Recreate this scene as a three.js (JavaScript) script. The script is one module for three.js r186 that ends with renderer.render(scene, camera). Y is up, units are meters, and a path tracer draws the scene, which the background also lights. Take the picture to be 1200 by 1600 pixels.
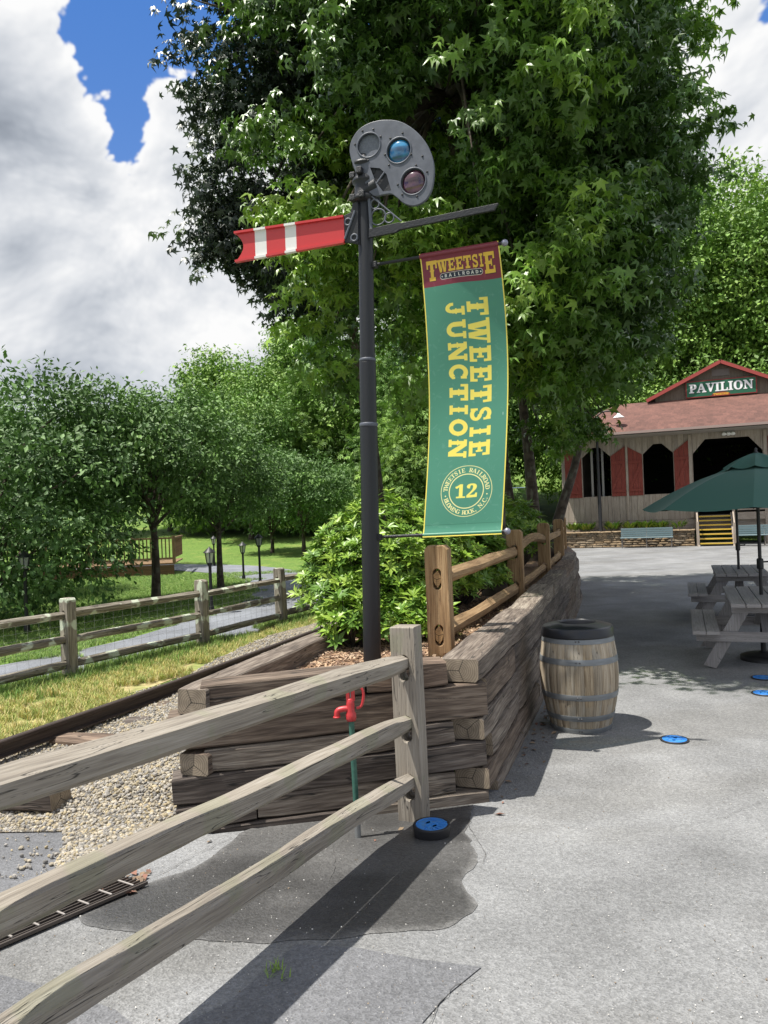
import * as THREE from 'three';
import { mergeGeometries, toCreasedNormals } from 'three/addons/utils/BufferGeometryUtils.js';
import { RoundedBoxGeometry } from 'three/addons/geometries/RoundedBoxGeometry.js';

// ------------------------------------------------------------------ camera, sky, sun, exposure
const scene = new THREE.Scene();
const camera = new THREE.PerspectiveCamera(67.38, 0.75, 0.05, 900);
camera.position.set(0, 1.9, 0);
camera.rotation.z = -0.04;                       // the phone was held with a slight roll
const renderer = new THREE.WebGLRenderer();
renderer.toneMapping = THREE.LinearToneMapping;
renderer.toneMappingExposure = 1.85;
renderer.shadowMap.enabled = true;
const SUN = new THREE.Vector3(-0.375, 1, 0.095).normalize();
const sun = new THREE.DirectionalLight(new THREE.Color(1, 0.96, 0.89), 4.1);
sun.position.copy(SUN).multiplyScalar(60).add(new THREE.Vector3(2, 0, -14));
sun.target.position.set(2, 0, -14);
sun.castShadow = true;
Object.assign(sun.shadow.camera, { left: -40, right: 40, top: 40, bottom: -40, near: 1, far: 160 });
sun.shadow.mapSize.set(4096, 4096);
sun.shadow.radius = 1;
scene.add(sun, sun.target);

// ------------------------------------------------------------------ random numbers and noise
function mulberry(a) {
  return () => { a |= 0; a = a + 0x6D2B79F5 | 0; let t = Math.imul(a ^ a >>> 15, 1 | a); t = t + Math.imul(t ^ t >>> 7, 61 | t) ^ t; return ((t ^ t >>> 14) >>> 0) / 4294967296; };
}
const hash = (x, y, z) => { let h = Math.imul(x, 374761393) + Math.imul(y, 668265263) + Math.imul(z, 2147483647 ^ 1274126177); h = Math.imul(h ^ h >>> 13, 1274126177); return ((h ^ h >>> 16) >>> 0) / 4294967296; };
const sm = (t) => t * t * (3 - 2 * t), mix = (a, b, t) => a + (b - a) * t, clamp = (x, a = 0, b = 1) => Math.min(b, Math.max(a, x));
const step01 = (a, b, x) => sm(clamp((x - a) / (b - a)));
function pnoise(x, y, px, py, s) {               // 2D value noise that repeats after px, py cells
  const xi = Math.floor(x), yi = Math.floor(y), fx = sm(x - xi), fy = sm(y - yi);
  const w = (v, p) => ((v % p) + p) % p, x0 = w(xi, px), x1 = w(xi + 1, px), y0 = w(yi, py), y1 = w(yi + 1, py);
  return mix(mix(hash(x0, y0, s), hash(x1, y0, s), fx), mix(hash(x0, y1, s), hash(x1, y1, s), fx), fy);
}
function fbm(u, v, fu, fv, oct, s) { let a = 0, w = 0.5, t = 0; for (let i = 0; i < oct; i++) { a += w * pnoise(u * fu, v * fv, fu, fv, s + i * 7); t += w; w *= 0.5; fu *= 2; fv *= 2; } return a / t; }
function noise3(x, y, z, s = 0) {
  const xi = Math.floor(x), yi = Math.floor(y), zi = Math.floor(z), fx = sm(x - xi), fy = sm(y - yi), fz = sm(z - zi);
  const c = (i, j) => mix(hash(xi, yi + i, (zi + j) * 31 + s), hash(xi + 1, yi + i, (zi + j) * 31 + s), fx);
  return mix(mix(c(0, 0), c(1, 0), fy), mix(c(0, 1), c(1, 1), fy), fz);
}
const fbm3 = (x, y, z, oct, s) => { let a = 0, w = 0.5, t = 0; for (let i = 0; i < oct; i++) { a += w * noise3(x, y, z, s + i * 13); t += w; w *= 0.5; x *= 2.03; y *= 2.03; z *= 2.03; } return a / t; };

// ------------------------------------------------------------------ the sky: blue air with broken cumulus, the same kind of sky all round
{
  const W = 4096, Hh = 2048, data = new Float32Array(W * Hh * 4);
  // cloud banks as they stand around the view: [azimuth, elevation, half width, half height, strength] in degrees
  const banks = [[-26, 28.5, 4.6, 5.6, 0.6], [-33, 27, 7, 9, 0.5], [-21, 25.3, 2.3, 2.4, 0.34], [-14.5, 28, 2.2, 2.6, 0.36], [-12.3, 25.3, 3.2, 3, 0.45], [-16, 19.8, 9, 3.2, 0.6], [-23.5, 20, 5, 2.6, 0.4], [-9, 18, 8, 6, 0.5], [-22, 14, 9, 5, 0.5], [-16, 9, 14, 4, 0.34], [2, 16, 9, 9, 0.35], [26, 26, 6, 8, 0.5], [24, 12, 10, 9, 0.3], [60, 30, 20, 10, 0.3], [-80, 40, 18, 10, 0.3], [130, 35, 24, 12, 0.3], [-150, 28, 26, 12, 0.3]];
  const gaps = [[-18, 30.6, 2.9, 4.4, 0.75], [-17, 25, 1.5, 2.2, 0.62], [-12.4, 32.5, 3.2, 3, 0.8], [-18, 38, 5, 5, 0.5], [-14, 25.6, 1.2, 1.4, 0.3], [27.6, 28.4, 1.2, 1.6, 0.4]];
  // thick grey cloud bases
  const greys = [[-26, 24.6, 5, 2.3, 0.8], [-26, 28, 4.4, 3, 0.5], [-24.5, 16.6, 3.6, 2.4, 0.55], [-12, 17, 3, 1.5, 0.3], [-16, 9.5, 12, 2.6, 0.42], [-40, 22, 9, 4, 0.5], [60, 26, 16, 5, 0.5], [-80, 36, 14, 5, 0.5], [130, 30, 20, 6, 0.5], [-150, 23, 22, 6, 0.5]];
  const cells = (x, y, z, s) => { const X = Math.floor(x), Y = Math.floor(y), Z = Math.floor(z); let m = 2; for (let a = -1; a < 2; a++) for (let b = -1; b < 2; b++) for (let c = -1; c < 2; c++) { const p = X + a, q = Y + b, r = Z + c, h = hash(p, q, r * 57 + s), dx = p + h - x, dy = q + ((h * 7919) % 1) - y, dz = r + ((h * 104729) % 1) - z, d = dx * dx + dy * dy + dz * dz; if (d < m) m = d; } return 1 - Math.sqrt(m); };
  const air = (az, el, x, sy, z, fine) => {
    const h = clamp(sy, 0, 1), hz = Math.pow(1 - h, 3.5);
    let r = mix(0.034, 0.26, hz), g = mix(0.115, 0.36, hz), b = mix(0.34, 0.54, hz);
    if (el < -3) return [0.09, 0.10, 0.08];
    let cov = 0.17; for (const [a, e, w, hh, k] of banks) { const p = (((az - a + 540) % 360) - 180) / w, q = (el - e) / hh; if (p * p + q * q < 9) cov += k * Math.exp(-p * p - q * q); }
    for (const [a, e, w, hh, k] of gaps) { const p = (az - a) / w, q = (el - e) / hh; if (p * p + q * q < 9) cov -= k * Math.exp(-p * p - q * q); }
    cov = Math.min(cov, 0.75);
    const q0 = x * 9, q1 = sy * 9, q2 = z * 9, wx = x + 0.05 * (noise3(q0, q1, q2, 3) - 0.5), wz = z + 0.05 * (noise3(q0, q1, q2, 19) - 0.5), wy = sy + 0.05 * (noise3(q0, q1, q2, 9) - 0.5), S = 4.2;
    const f = (dx, dy, oct) => { const X = wx + dx, Y = (wy + dy) * 1.3; let n = 0.52 * fbm3(X * S, Y * S, wz * S, oct, 5); n += 0.2 * cells(X * 11, Y * 11, wz * 11, 3); n += 0.15 * cells(X * 26, Y * 26, wz * 26, 5); if (fine) n += 0.09 * cells(X * 60, Y * 60, wz * 60, 7) + 0.05 * cells(X * 130, Y * 130, wz * 130, 9); else n += 0.065; return 0.5 + 1.55 * (n - 0.48); };
    const n = f(0, 0, 7), d = n + 0.6 * cov - 0.55, alpha = step01(0.0, 0.05, d);
    if (alpha > 0) {
      let gy = 0; for (const [a, e, w, hh, k] of greys) { const p = (((az - a + 540) % 360) - 180) / w, q = (el - e) / hh; gy += k * Math.exp(-p * p - q * q); }
      const thick = clamp(d * 2.6), soft = fbm3(x * 6 + 3, sy * 9, z * 6, 3, 44), lump = fbm3(wx * 8, wy * 11, wz * 8, 5, 70) - fbm3((wx - 0.03) * 8, (wy + 0.035) * 11, wz * 8, 4, 70), rel = mix(1, 0.45, clamp(thick * 1.5)), lit = clamp(0.9 - 0.85 * gy * clamp(thick * 2) - 0.4 * thick * clamp(soft - 0.47) * 2.2 + 0.12 * (1 - thick) + 1.05 * lump + 1.0 * rel * (n - f(-0.014, 0.018, fine ? 6 : 4)) + 0.9 * rel * (n - f(-0.003, 0.005, fine ? 7 : 4)));
      const L = mix(0.18, 0.53, lit); r = mix(r, L * mix(0.84, 1, lit), alpha); g = mix(g, L * mix(0.94, 1, lit), alpha); b = mix(b, L * mix(1.1, 1.0, lit), alpha);
    }
    const vl = step01(13, -2, el) * 0.5; return [mix(r, 0.27, vl), mix(g, 0.34, vl), mix(b, 0.43, vl)];
  };
  const put = (i, j, n) => {                  // n = width of the block of texels that share this sample; the finest where the picture looks
    const el = ((j + n / 2) / Hh - 0.5) * 180, er = el * Math.PI / 180, ce = Math.cos(er), sy = Math.sin(er), ph = ((i + n / 2) / W - 0.5) * 2 * Math.PI, x = ce * Math.cos(ph), z = ce * Math.sin(ph), c = air(Math.atan2(x, -z) * 180 / Math.PI, el, x, sy, z, n === 1);
    for (let b = 0; b < n; b++) for (let a = 0; a < n; a++) { const o = ((j + b) * W + i + a) * 4; data[o] = c[0]; data[o + 1] = c[1]; data[o + 2] = c[2]; data[o + 3] = 1; }
  };
  const I0 = Math.floor(W * (0.25 - 38 / 360) / 8) * 8, I1 = Math.ceil(W * (0.25 + 38 / 360) / 8) * 8, J0 = Math.floor(Hh * 0.49 / 8) * 8, J1 = Math.ceil(Hh * (0.5 + 42 / 180) / 8) * 8;
  for (let j = 0; j < Hh; j += 8) for (let i = 0; i < W; i += 8) if (i >= I0 && i < I1 && j >= J0 && j < J1) { for (let b = 0; b < 8; b++) for (let a = 0; a < 8; a++) put(i + a, j + b, 1); } else put(i, j, 8);
  const t = new THREE.DataTexture(data, W, Hh, THREE.RGBAFormat, THREE.FloatType);
  t.mapping = THREE.EquirectangularReflectionMapping; t.magFilter = THREE.LinearFilter; t.minFilter = THREE.LinearFilter; t.wrapS = THREE.RepeatWrapping; t.needsUpdate = true;
  scene.background = t; scene.environment = t;
}

// ------------------------------------------------------------------ naming, parenting
const V = (x, y, z) => new THREE.Vector3(x, y, z), C = (r, g, b) => new THREE.Color().setRGB(r, g, b);
const used = new Map();
function numbered(n) { const k = used.get(n) ?? 0; used.set(n, k + 1); return k ? `${n}_${String(k).padStart(3, '0')}` : n; }
function mesh(name, geo, mat, parent, pos) { const m = new THREE.Mesh(geo, mat); m.name = parent ? name : numbered(name); m.castShadow = m.receiveShadow = true; (parent ?? scene).add(m); if (pos) m.position.set(...pos); return m; }
function group(name, parent, pos) { const g = new THREE.Group(); g.name = name; parent.add(g); if (pos) g.position.set(...pos); return g; }
function tag(o, label, category, grp, kind) { Object.assign(o.userData, { label, category }); if (grp) o.userData.group = grp; if (kind) o.userData.kind = kind; return o; }
function thing(name, label, category, pos = [0, 0, 0], turn = 0, grp) { const o = new THREE.Group(); o.name = numbered(name); o.position.set(...pos); o.rotation.y = turn; scene.add(o); return tag(o, label, category, grp); }
function structure(name, geo, mat, label, category) { const m = mesh(name, geo, mat); m.userData.kind = 'structure'; if (label) tag(m, label, category); return m; }

// ------------------------------------------------------------------ textures
function dataTex(w, h, fn, srgb = true, rep = [1, 1]) {
  const d = new Uint8Array(w * h * 4);
  for (let j = 0; j < h; j++) for (let i = 0; i < w; i++) { const c = fn(i / w, j / h), o = (j * w + i) * 4; d[o] = clamp(c[0], 0, 255); d[o + 1] = clamp(c[1], 0, 255); d[o + 2] = clamp(c[2], 0, 255); d[o + 3] = 255; }
  const t = new THREE.DataTexture(d, w, h); t.wrapS = t.wrapT = THREE.RepeatWrapping; t.magFilter = THREE.LinearFilter; t.minFilter = THREE.LinearMipmapLinearFilter; t.generateMipmaps = true;
  if (srgb) t.colorSpace = THREE.SRGBColorSpace; t.repeat.set(...rep); t.needsUpdate = true; return t;
}
const lerp3 = (a, b, t) => [mix(a[0], b[0], t), mix(a[1], b[1], t), mix(a[2], b[2], t)];
// wood: u runs along the grain (2 m per repeat), v across (0.5 m per repeat)
function wood({ dark, base, light, seed, cracks = 0.012, patch = null, patchAmount = 0, bump = 0.004, rough = 0.85, W = 1024, H = 512, fine = 1 }) {
  const field = (u, v) => {
    const wob = (fbm(u, v, 3, 4, 2, seed + 50) - 0.5) * 0.05, vv = v + wob;
    const g1 = fbm(u, vv, 9, 56, 5, seed), g2 = fbm(u, vv, 4, 6, 3, seed + 20), fib = pnoise(u * 24, vv * 200, 24, 200, seed + 40);
    const cr = Math.abs(fbm(u, vv, 2, 18, 3, seed + 60) - 0.5), crack = cr < cracks ? 1 - cr / cracks : 0;
    return [0.5 * g1 + 0.28 * g2 + 0.22 * fib, crack];
  };
  const map = dataTex(W, H, (u, v) => {
    const [t, k] = field(u, v), q = clamp((t - 0.5) * 2.4 * fine + 0.5);
    let c = q < 0.5 ? lerp3(dark, base, q * 2) : lerp3(base, light, q * 2 - 1);
    if (patch) { const p = step01(0.54, 0.66, fbm(u, v, 12, 4, 4, seed + 80)) * patchAmount; c = lerp3(c, patch, p); }
    const kn = 1 - 0.62 * k; return [c[0] * kn, c[1] * kn, c[2] * kn];
  }, true, [0.5, 2]);
  const bm = dataTex(W / 2, H / 2, (u, v) => { const [t, k] = field(u, v), q = 255 * clamp(t * 0.8 * (1 - 0.8 * k)); return [q, q, q]; }, false, [0.5, 2]);
  return new THREE.MeshStandardMaterial({ map, bumpMap: bm, bumpScale: bump, roughness: rough });
}
function tinted(m, r, g, b) { const c = m.clone(); c.color = C(r, g, b); return c; }
const plain = (r, g, b, roughness = 0.6, metalness = 0) => new THREE.MeshStandardMaterial({ color: C(r, g, b), roughness, metalness });

const greyWood = wood({ dark: [118, 110, 100], base: [140, 132, 120], light: [156, 149, 138], seed: 11, cracks: 0.007, patch: [122, 126, 98], patchAmount: 0.3, bump: 0.006 });
const tieWood = wood({ dark: [68, 59, 52], base: [106, 95, 85], light: [144, 134, 122], seed: 23, cracks: 0.014, bump: 0.008 });
const tieVariants = [tinted(tieWood, 1, 1, 1), tinted(tieWood, 0.8, 0.73, 0.67), tinted(tieWood, 1.2, 1.23, 1.22), tinted(tieWood, 0.62, 0.62, 0.65), tinted(tieWood, 1.1, 0.96, 0.86)];
const brownWood = wood({ dark: [122, 96, 66], base: [156, 126, 90], light: [180, 152, 114], seed: 37, cracks: 0.006, bump: 0.003 });
const lichenWood = wood({ dark: [82, 76, 66], base: [132, 124, 110], light: [168, 162, 148], seed: 41, patch: [196, 204, 182], patchAmount: 0.95, bump: 0.008 });
const oakWood = wood({ dark: [130, 118, 100], base: [162, 150, 130], light: [186, 177, 160], seed: 53, cracks: 0.004, patch: [158, 152, 140], patchAmount: 0.7, bump: 0.0025 });
const oakVariants = [oakWood, tinted(oakWood, 0.86, 0.82, 0.76), tinted(oakWood, 1.08, 1.04, 1.0), tinted(oakWood, 0.95, 0.88, 0.78)];
const paintedPlank = wood({ dark: [128, 124, 122], base: [146, 142, 140], light: [160, 157, 155], seed: 61, cracks: 0.004, bump: 0.0015, rough: 0.7, W: 512, H: 256 });
const sidingWood = wood({ dark: [134, 122, 111], base: [158, 146, 133], light: [172, 161, 149], seed: 71, cracks: 0.004, bump: 0.002, W: 512, H: 256 });
const sidingVariants = [sidingWood, tinted(sidingWood, 0.92, 0.92, 0.92), tinted(sidingWood, 1.06, 1.05, 1.04)];
const shutterWood = wood({ dark: [108, 48, 39], base: [130, 60, 50], light: [144, 75, 63], seed: 81, cracks: 0.003, bump: 0.0015, W: 512, H: 256 });
// sawn end of a timber: rings and splits; uv is metres from the pith
function endGrain(seed, dark, light) {
  return new THREE.MeshStandardMaterial({ roughness: 0.9, map: dataTex(256, 256, (u, v) => {
    const x = u - 0.5 + 0.03 * (fbm(u, v, 3, 3, 2, seed) - 0.5), y = v - 0.5, r = Math.hypot(x, y * 1.1), a = Math.atan2(y, x);
    const ring = 0.5 + 0.5 * Math.sin(r * 150 + 4 * fbm(u, v, 4, 4, 3, seed + 3)), n = fbm(u, v, 8, 8, 4, seed + 9);
    let t = 0.35 * ring + 0.65 * n, k = 0;
    for (const [b, l] of [[seed * 2.4, 0.34], [seed * 2.4 + 2.0, 0.24], [seed * 2.4 + 4.3, 0.42]]) { const d = Math.abs(Math.atan2(Math.sin(a - b - 0.25 * (n - 0.5)), Math.cos(a - b - 0.25 * (n - 0.5)))) * r; if (r < l && d < 0.005 * (1.3 - r * 2)) k = 1; }
    const c = lerp3(dark, light, t); return k ? [c[0] * 0.3, c[1] * 0.3, c[2] * 0.3] : c;
  }, true, [3.2, 3.2]) });
}
const tieEnds = [5, 105, 205, 305].map((s) => endGrain(s, [92, 82, 70], [164, 150, 130])), tieEnd = tieEnds[0], railEnd = endGrain(15, [120, 92, 60], [190, 156, 110]), greyEnd = endGrain(25, [104, 96, 86], [160, 150, 136]);

// ------------------------------------------------------------------ geometry
const clean = (g) => { g = g.index ? g.toNonIndexed() : g; for (const k of Object.keys(g.attributes)) if (!['position', 'normal', 'uv'].includes(k)) g.deleteAttribute(k); g.clearGroups(); return g; };
const merge = (list) => mergeGeometries(list.map(clean));
// uv in metres; axis = direction of the grain
function uvBox(geo, axis = 'x', ou = 0, ov = 0) {
  const g = geo.index ? geo.toNonIndexed() : geo, p = g.attributes.position, uv = new Float32Array(p.count * 2), a = V(0, 0, 0), b = V(0, 0, 0), c = V(0, 0, 0);
  const L = 'xyz'.indexOf(axis);
  for (let i = 0; i < p.count; i += 3) {
    a.fromBufferAttribute(p, i); b.fromBufferAttribute(p, i + 1).sub(a); c.fromBufferAttribute(p, i + 2).sub(a); b.cross(c);
    const n = [Math.abs(b.x), Math.abs(b.y), Math.abs(b.z)], m = n.indexOf(Math.max(...n)), rest = [0, 1, 2].filter((k) => k !== m);
    const U = rest.includes(L) ? L : rest[0], W = rest.find((k) => k !== U);
    for (let k = 0; k < 3; k++) { uv[(i + k) * 2] = p.getComponent(i + k, U) + ou; uv[(i + k) * 2 + 1] = p.getComponent(i + k, W) + ov; }
  }
  g.setAttribute('uv', new THREE.BufferAttribute(uv, 2)); return g;
}
// rings of equal point count joined to a closed skin; group 0 = side, 1 = ends
function loft(rings, { crease = 0.6, ou = 0, ov = 0, caps = true } = {}) {
  const pos = [], uv = [], n = rings[0].length, cen = rings.map((r) => r.reduce((s, p) => s.add(p), V(0, 0, 0)).multiplyScalar(1 / n));
  const per = rings.reduce((s, r) => s + r.reduce((q, p, i) => q + p.distanceTo(r[(i + 1) % n]), 0), 0) / rings.length / n;
  let u = ou; const put = (p, a, b) => { pos.push(p.x, p.y, p.z); uv.push(a, b); };
  for (let k = 0; k < rings.length - 1; k++) {
    const A = rings[k], B = rings[k + 1], u1 = u + cen[k].distanceTo(cen[k + 1]); let v = ov;
    for (let i = 0; i < n; i++) { const j = (i + 1) % n, v1 = v + per; put(A[i], u, v); put(B[i], u1, v); put(B[j], u1, v1); put(A[i], u, v); put(B[j], u1, v1); put(A[j], u, v1); v = v1; }
    u = u1;
  }
  const sides = pos.length / 3;
  if (caps) for (const [r, c, f] of [[rings[0], cen[0], 1], [rings.at(-1), cen.at(-1), 0]]) for (let i = 0; i < n; i++) {
    const j = (i + 1) % n, q = f ? [c, r[i], r[j]] : [c, r[j], r[i]];
    for (const p of q) put(p, 0.16 + Math.hypot(p.x - c.x, p.z - c.z) * (Math.sign((p.x - c.x) + (p.z - c.z)) || 1) * 0.9, 0.16 + (p.y - c.y) * 0.9);
  }
  const g = new THREE.BufferGeometry(); g.setAttribute('position', new THREE.Float32BufferAttribute(pos, 3)); g.setAttribute('uv', new THREE.Float32BufferAttribute(uv, 2)); g.computeVertexNormals();
  const out = toCreasedNormals(g, crease); out.clearGroups(); out.addGroup(0, sides, 0); if (caps) out.addGroup(sides, pos.length / 3 - sides, 1); return out;
}
// a sawn, weathered timber from x = 0 to L, centred on y and z
function timber(L, h, w, seed, { ch = 0.007, rough = 0.005, seg = 0.16, bow = 0 } = {}) {
  const R = mulberry(seed), n = Math.max(3, Math.ceil(L / seg)), rings = [], o = R() * 50, tilt = (R() - 0.5) * 0.02;
  for (let k = 0; k <= n; k++) {
    const x = L * k / n, e = (k === 0 || k === n) ? 0.006 : 0, ring = [];
    const hy = h / 2 - e, hz = w / 2 - e;
    const corner = (sy, sz, f) => { const c = ch * (0.6 + 1.6 * noise3(x * 3 + o, sy * 5, sz * 5, seed)); return f ? [sy * (hy - c), sz * hz] : [sy * hy, sz * (hz - c)]; };
    for (const [sy, sz, f] of [[1, 1, 0], [1, 1, 1], [-1, 1, 1], [-1, 1, 0], [-1, -1, 0], [-1, -1, 1], [1, -1, 1], [1, -1, 0]]) {
      const [y, z] = corner(sy, sz, f), d = (a) => (noise3(x * 2.2 + o, y * 9 + a, z * 9 - a, seed + 4) - 0.5) * 2 * rough;
      ring.push(V(x + (k === 0 || k === n ? (noise3(y * 20, z * 20, k, seed) - 0.5) * 0.012 : 0), y + d(1) + bow * Math.sin(Math.PI * x / L), z + d(7) + tilt * y));
    }
    rings.push(ring);
  }
  return loft(rings, { ou: R() * 2, ov: R() * 0.5, crease: 0.42 });
}
// a split fence rail with whittled ends from x = 0 to L
function splitRail(L, seed, { w = 0.12, h = 0.125, end = 0.42, tw = 0.045, th = 0.085, bow = 0, notch = false } = {}) {
  const R = mulberry(seed), shape = [[0.1, 0.52], [0.5, 0.2], [0.46, -0.26], [0.02, -0.52], [-0.47, -0.24], [-0.5, 0.28]].map(([z, y]) => [z + (R() - 0.5) * 0.12, y + (R() - 0.5) * 0.12]);
  const xs = [0]; for (let x = 0.08; x < L - 0.04; x += x < end || x > L - end ? 0.075 : 0.11) xs.push(x); xs.push(L);
  const o = R() * 40, e1 = end * (0.8 + 0.4 * R()), e2 = end * (0.8 + 0.4 * R());
  const rings = xs.map((x) => {
    const t = Math.min(1, clamp(Math.min((x + 0.03) / e1, (L - x + 0.03) / e2))), k = 0.22 + 0.78 * clamp(t * 1.02), kw = mix(tw / w, 1, clamp(k * 1.3 - 0.28)), kh = mix(th / h, 1, clamp(k * 1.3 - 0.28));
    return shape.map(([z, y], i) => V(x, y * h * kh * (1 + 0.26 * (noise3(x * 1.3 + o, i * 3, 1, seed) - 0.5) + 0.07 * (noise3(x * 7 + o, i * 3, 3, seed) - 0.5)) + bow * Math.sin(Math.PI * x / L) + 0.016 * (noise3(x * 0.9 + o, 4, 2, seed) - 0.5), z * w * kw * (1 + 0.26 * (noise3(x * 1.3 + o, i * 3, 9, seed) - 0.5) + 0.07 * (noise3(x * 7 + o, i * 3, 11, seed) - 0.5)) + 0.016 * (noise3(x * 0.8 + o, 8, 5, seed) - 0.5)));
  });
  return loft(rings, { ou: R() * 2, ov: R() * 0.5, crease: 0.45 });
}
// mortised fence post, base at y = 0, mortised face towards +z
function mortisedPost(w, h, d, holes, seed, hw = 0.055, hh = 0.13, cham = 0.02) {
  const R = mulberry(seed), s = new THREE.Shape(), j = () => (R() - 0.5) * 0.008;
  s.moveTo(-w / 2 + j(), -0.3); s.lineTo(w / 2 + j(), -0.3); s.lineTo(w / 2 + j(), h * 0.5); s.lineTo(w / 2 + j(), h - cham); s.lineTo(w / 2 - cham, h + j() * 0.5); s.lineTo(-w / 2 + cham, h + j() * 0.5); s.lineTo(-w / 2 + j(), h - cham); s.lineTo(-w / 2 + j(), h * 0.5); s.closePath();
  for (const y of holes) { const p = new THREE.Path(), r = hw / 2; p.moveTo(-r, y - hh / 2 + r); p.lineTo(-r, y + hh / 2 - r); p.absarc(0, y + hh / 2 - r, r, Math.PI, 0, true); p.lineTo(r, y - hh / 2 + r); p.absarc(0, y - hh / 2 + r, r, 0, -Math.PI, true); s.holes.push(p); }
  const g = new THREE.ExtrudeGeometry(s, { depth: d - 0.012, bevelEnabled: true, bevelSize: 0.006, bevelThickness: 0.006, bevelSegments: 1, curveSegments: 8 }); g.translate(0, 0, -(d - 0.012) / 2);
  return toCreasedNormals(uvBox(g, 'y', R() * 2, R()), 0.5);
}
function between(a, b, r0, r1 = r0, seg = 12) { const d = b.clone().sub(a), g = new THREE.CylinderGeometry(r1, r0, d.length(), seg); g.translate(0, d.length() / 2, 0); g.applyQuaternion(new THREE.Quaternion().setFromUnitVectors(V(0, 1, 0), d.normalize())); g.translate(a.x, a.y, a.z); return g; }
function box(w, h, d, x = 0, y = 0, z = 0, ry = 0) { const g = new THREE.BoxGeometry(w, h, d); if (ry) g.rotateY(ry); g.translate(x, y, z); return g; }
function rbox(w, h, d, r = 0.005, x = 0, y = 0, z = 0) { const g = new RoundedBoxGeometry(w, h, d, 2, r); g.translate(x, y, z); return g; }
function lathe(pts, seg = 40) { return new THREE.LatheGeometry(pts.map(([r, y]) => new THREE.Vector2(r, y)), seg); }
function limb(pts, r0, r1, seed, sides = 9) {
  const c = new THREE.CatmullRomCurve3(pts), n = Math.max(5, pts.length * 4), rings = [];
  for (let k = 0; k <= n; k++) {
    const t = k / n, p = c.getPoint(t), d = c.getTangent(t), a = V(0.31, 0.1, 0.94).cross(d).normalize(), b = d.clone().cross(a), r = mix(r0, r1, Math.pow(t, 0.8)), ring = [];
    for (let i = 0; i < sides; i++) { const f = i / sides * 2 * Math.PI, q = r * (1 + 0.22 * (noise3(p.x * 3 + Math.cos(f) * 2, p.y * 2, Math.sin(f) * 2, seed) - 0.5) + (t < 0.08 ? (0.08 - t) * 4 * (0.6 + 0.4 * Math.sin(f * 3 + seed)) : 0)); ring.push(p.clone().addScaledVector(a, Math.cos(f) * q).addScaledVector(b, Math.sin(f) * q)); }
    rings.push(ring);
  }
  return loft(rings, { crease: 1.2, caps: false });
}
// flat sheet over a polygon in x, z, cut into cells so that it follows height(x, z)
function sheet(poly, height, cell, uvScale = 1, tint) {
  const xs = poly.map((p) => p[0]), zs = poly.map((p) => p[1]), pos = [], uv = [], col = [];
  const clip = (pts, ax, lim, keepLess) => { const out = []; for (let i = 0; i < pts.length; i++) { const a = pts[i], b = pts[(i + 1) % pts.length], ia = keepLess ? a[ax] <= lim : a[ax] >= lim, ib = keepLess ? b[ax] <= lim : b[ax] >= lim; if (ia) out.push(a); if (ia !== ib) { const t = (lim - a[ax]) / (b[ax] - a[ax]); out.push([mix(a[0], b[0], t), mix(a[1], b[1], t)]); } } return out; };
  const area = poly.reduce((s, p, i) => { const q = poly[(i + 1) % poly.length]; return s + p[0] * q[1] - q[0] * p[1]; }, 0), P = area > 0 ? [...poly].reverse() : poly;
  const tris = THREE.ShapeUtils.triangulateShape(P.map((p) => new THREE.Vector2(p[0], -p[1])), []);
  for (const t of tris) {
    const T = t.map((i) => P[i]), x0 = Math.floor(Math.min(...T.map((p) => p[0])) / cell), x1 = Math.ceil(Math.max(...T.map((p) => p[0])) / cell);
    for (let i = x0; i < x1; i++) {
      const s = clip(clip(T, 0, i * cell, false), 0, (i + 1) * cell, true); if (s.length < 3) continue;
      const z0 = Math.floor(Math.min(...s.map((p) => p[1])) / cell), z1 = Math.ceil(Math.max(...s.map((p) => p[1])) / cell);
      for (let j = z0; j < z1; j++) {
        const q = clip(clip(s, 1, j * cell, false), 1, (j + 1) * cell, true); if (q.length < 3) continue;
        for (let k = 1; k < q.length - 1; k++) {
          let [a, b, c] = [q[0], q[k], q[k + 1]]; if ((b[1] - a[1]) * (c[0] - a[0]) - (b[0] - a[0]) * (c[1] - a[1]) < 0) [b, c] = [c, b];
          for (const p of [a, b, c]) { pos.push(p[0], height(p[0], p[1]), p[1]); uv.push(p[0] * uvScale, -p[1] * uvScale); if (tint) col.push(...tint(p[0], p[1])); }
        }
      }
    }
  }
  const g = new THREE.BufferGeometry(); g.setAttribute('position', new THREE.Float32BufferAttribute(pos, 3)); g.setAttribute('uv', new THREE.Float32BufferAttribute(uv, 2)); if (tint) g.setAttribute('color', new THREE.Float32BufferAttribute(col, 3));
  const e = 0.02, nor = []; for (let i = 0; i < pos.length; i += 3) { const x = pos[i], z = pos[i + 2], n = V(height(x - e, z) - height(x + e, z), 2 * e, height(x, z - e) - height(x, z + e)).normalize(); nor.push(n.x, n.y, n.z); }
  g.setAttribute('normal', new THREE.Float32BufferAttribute(nor, 3)); return g;
}
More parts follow.
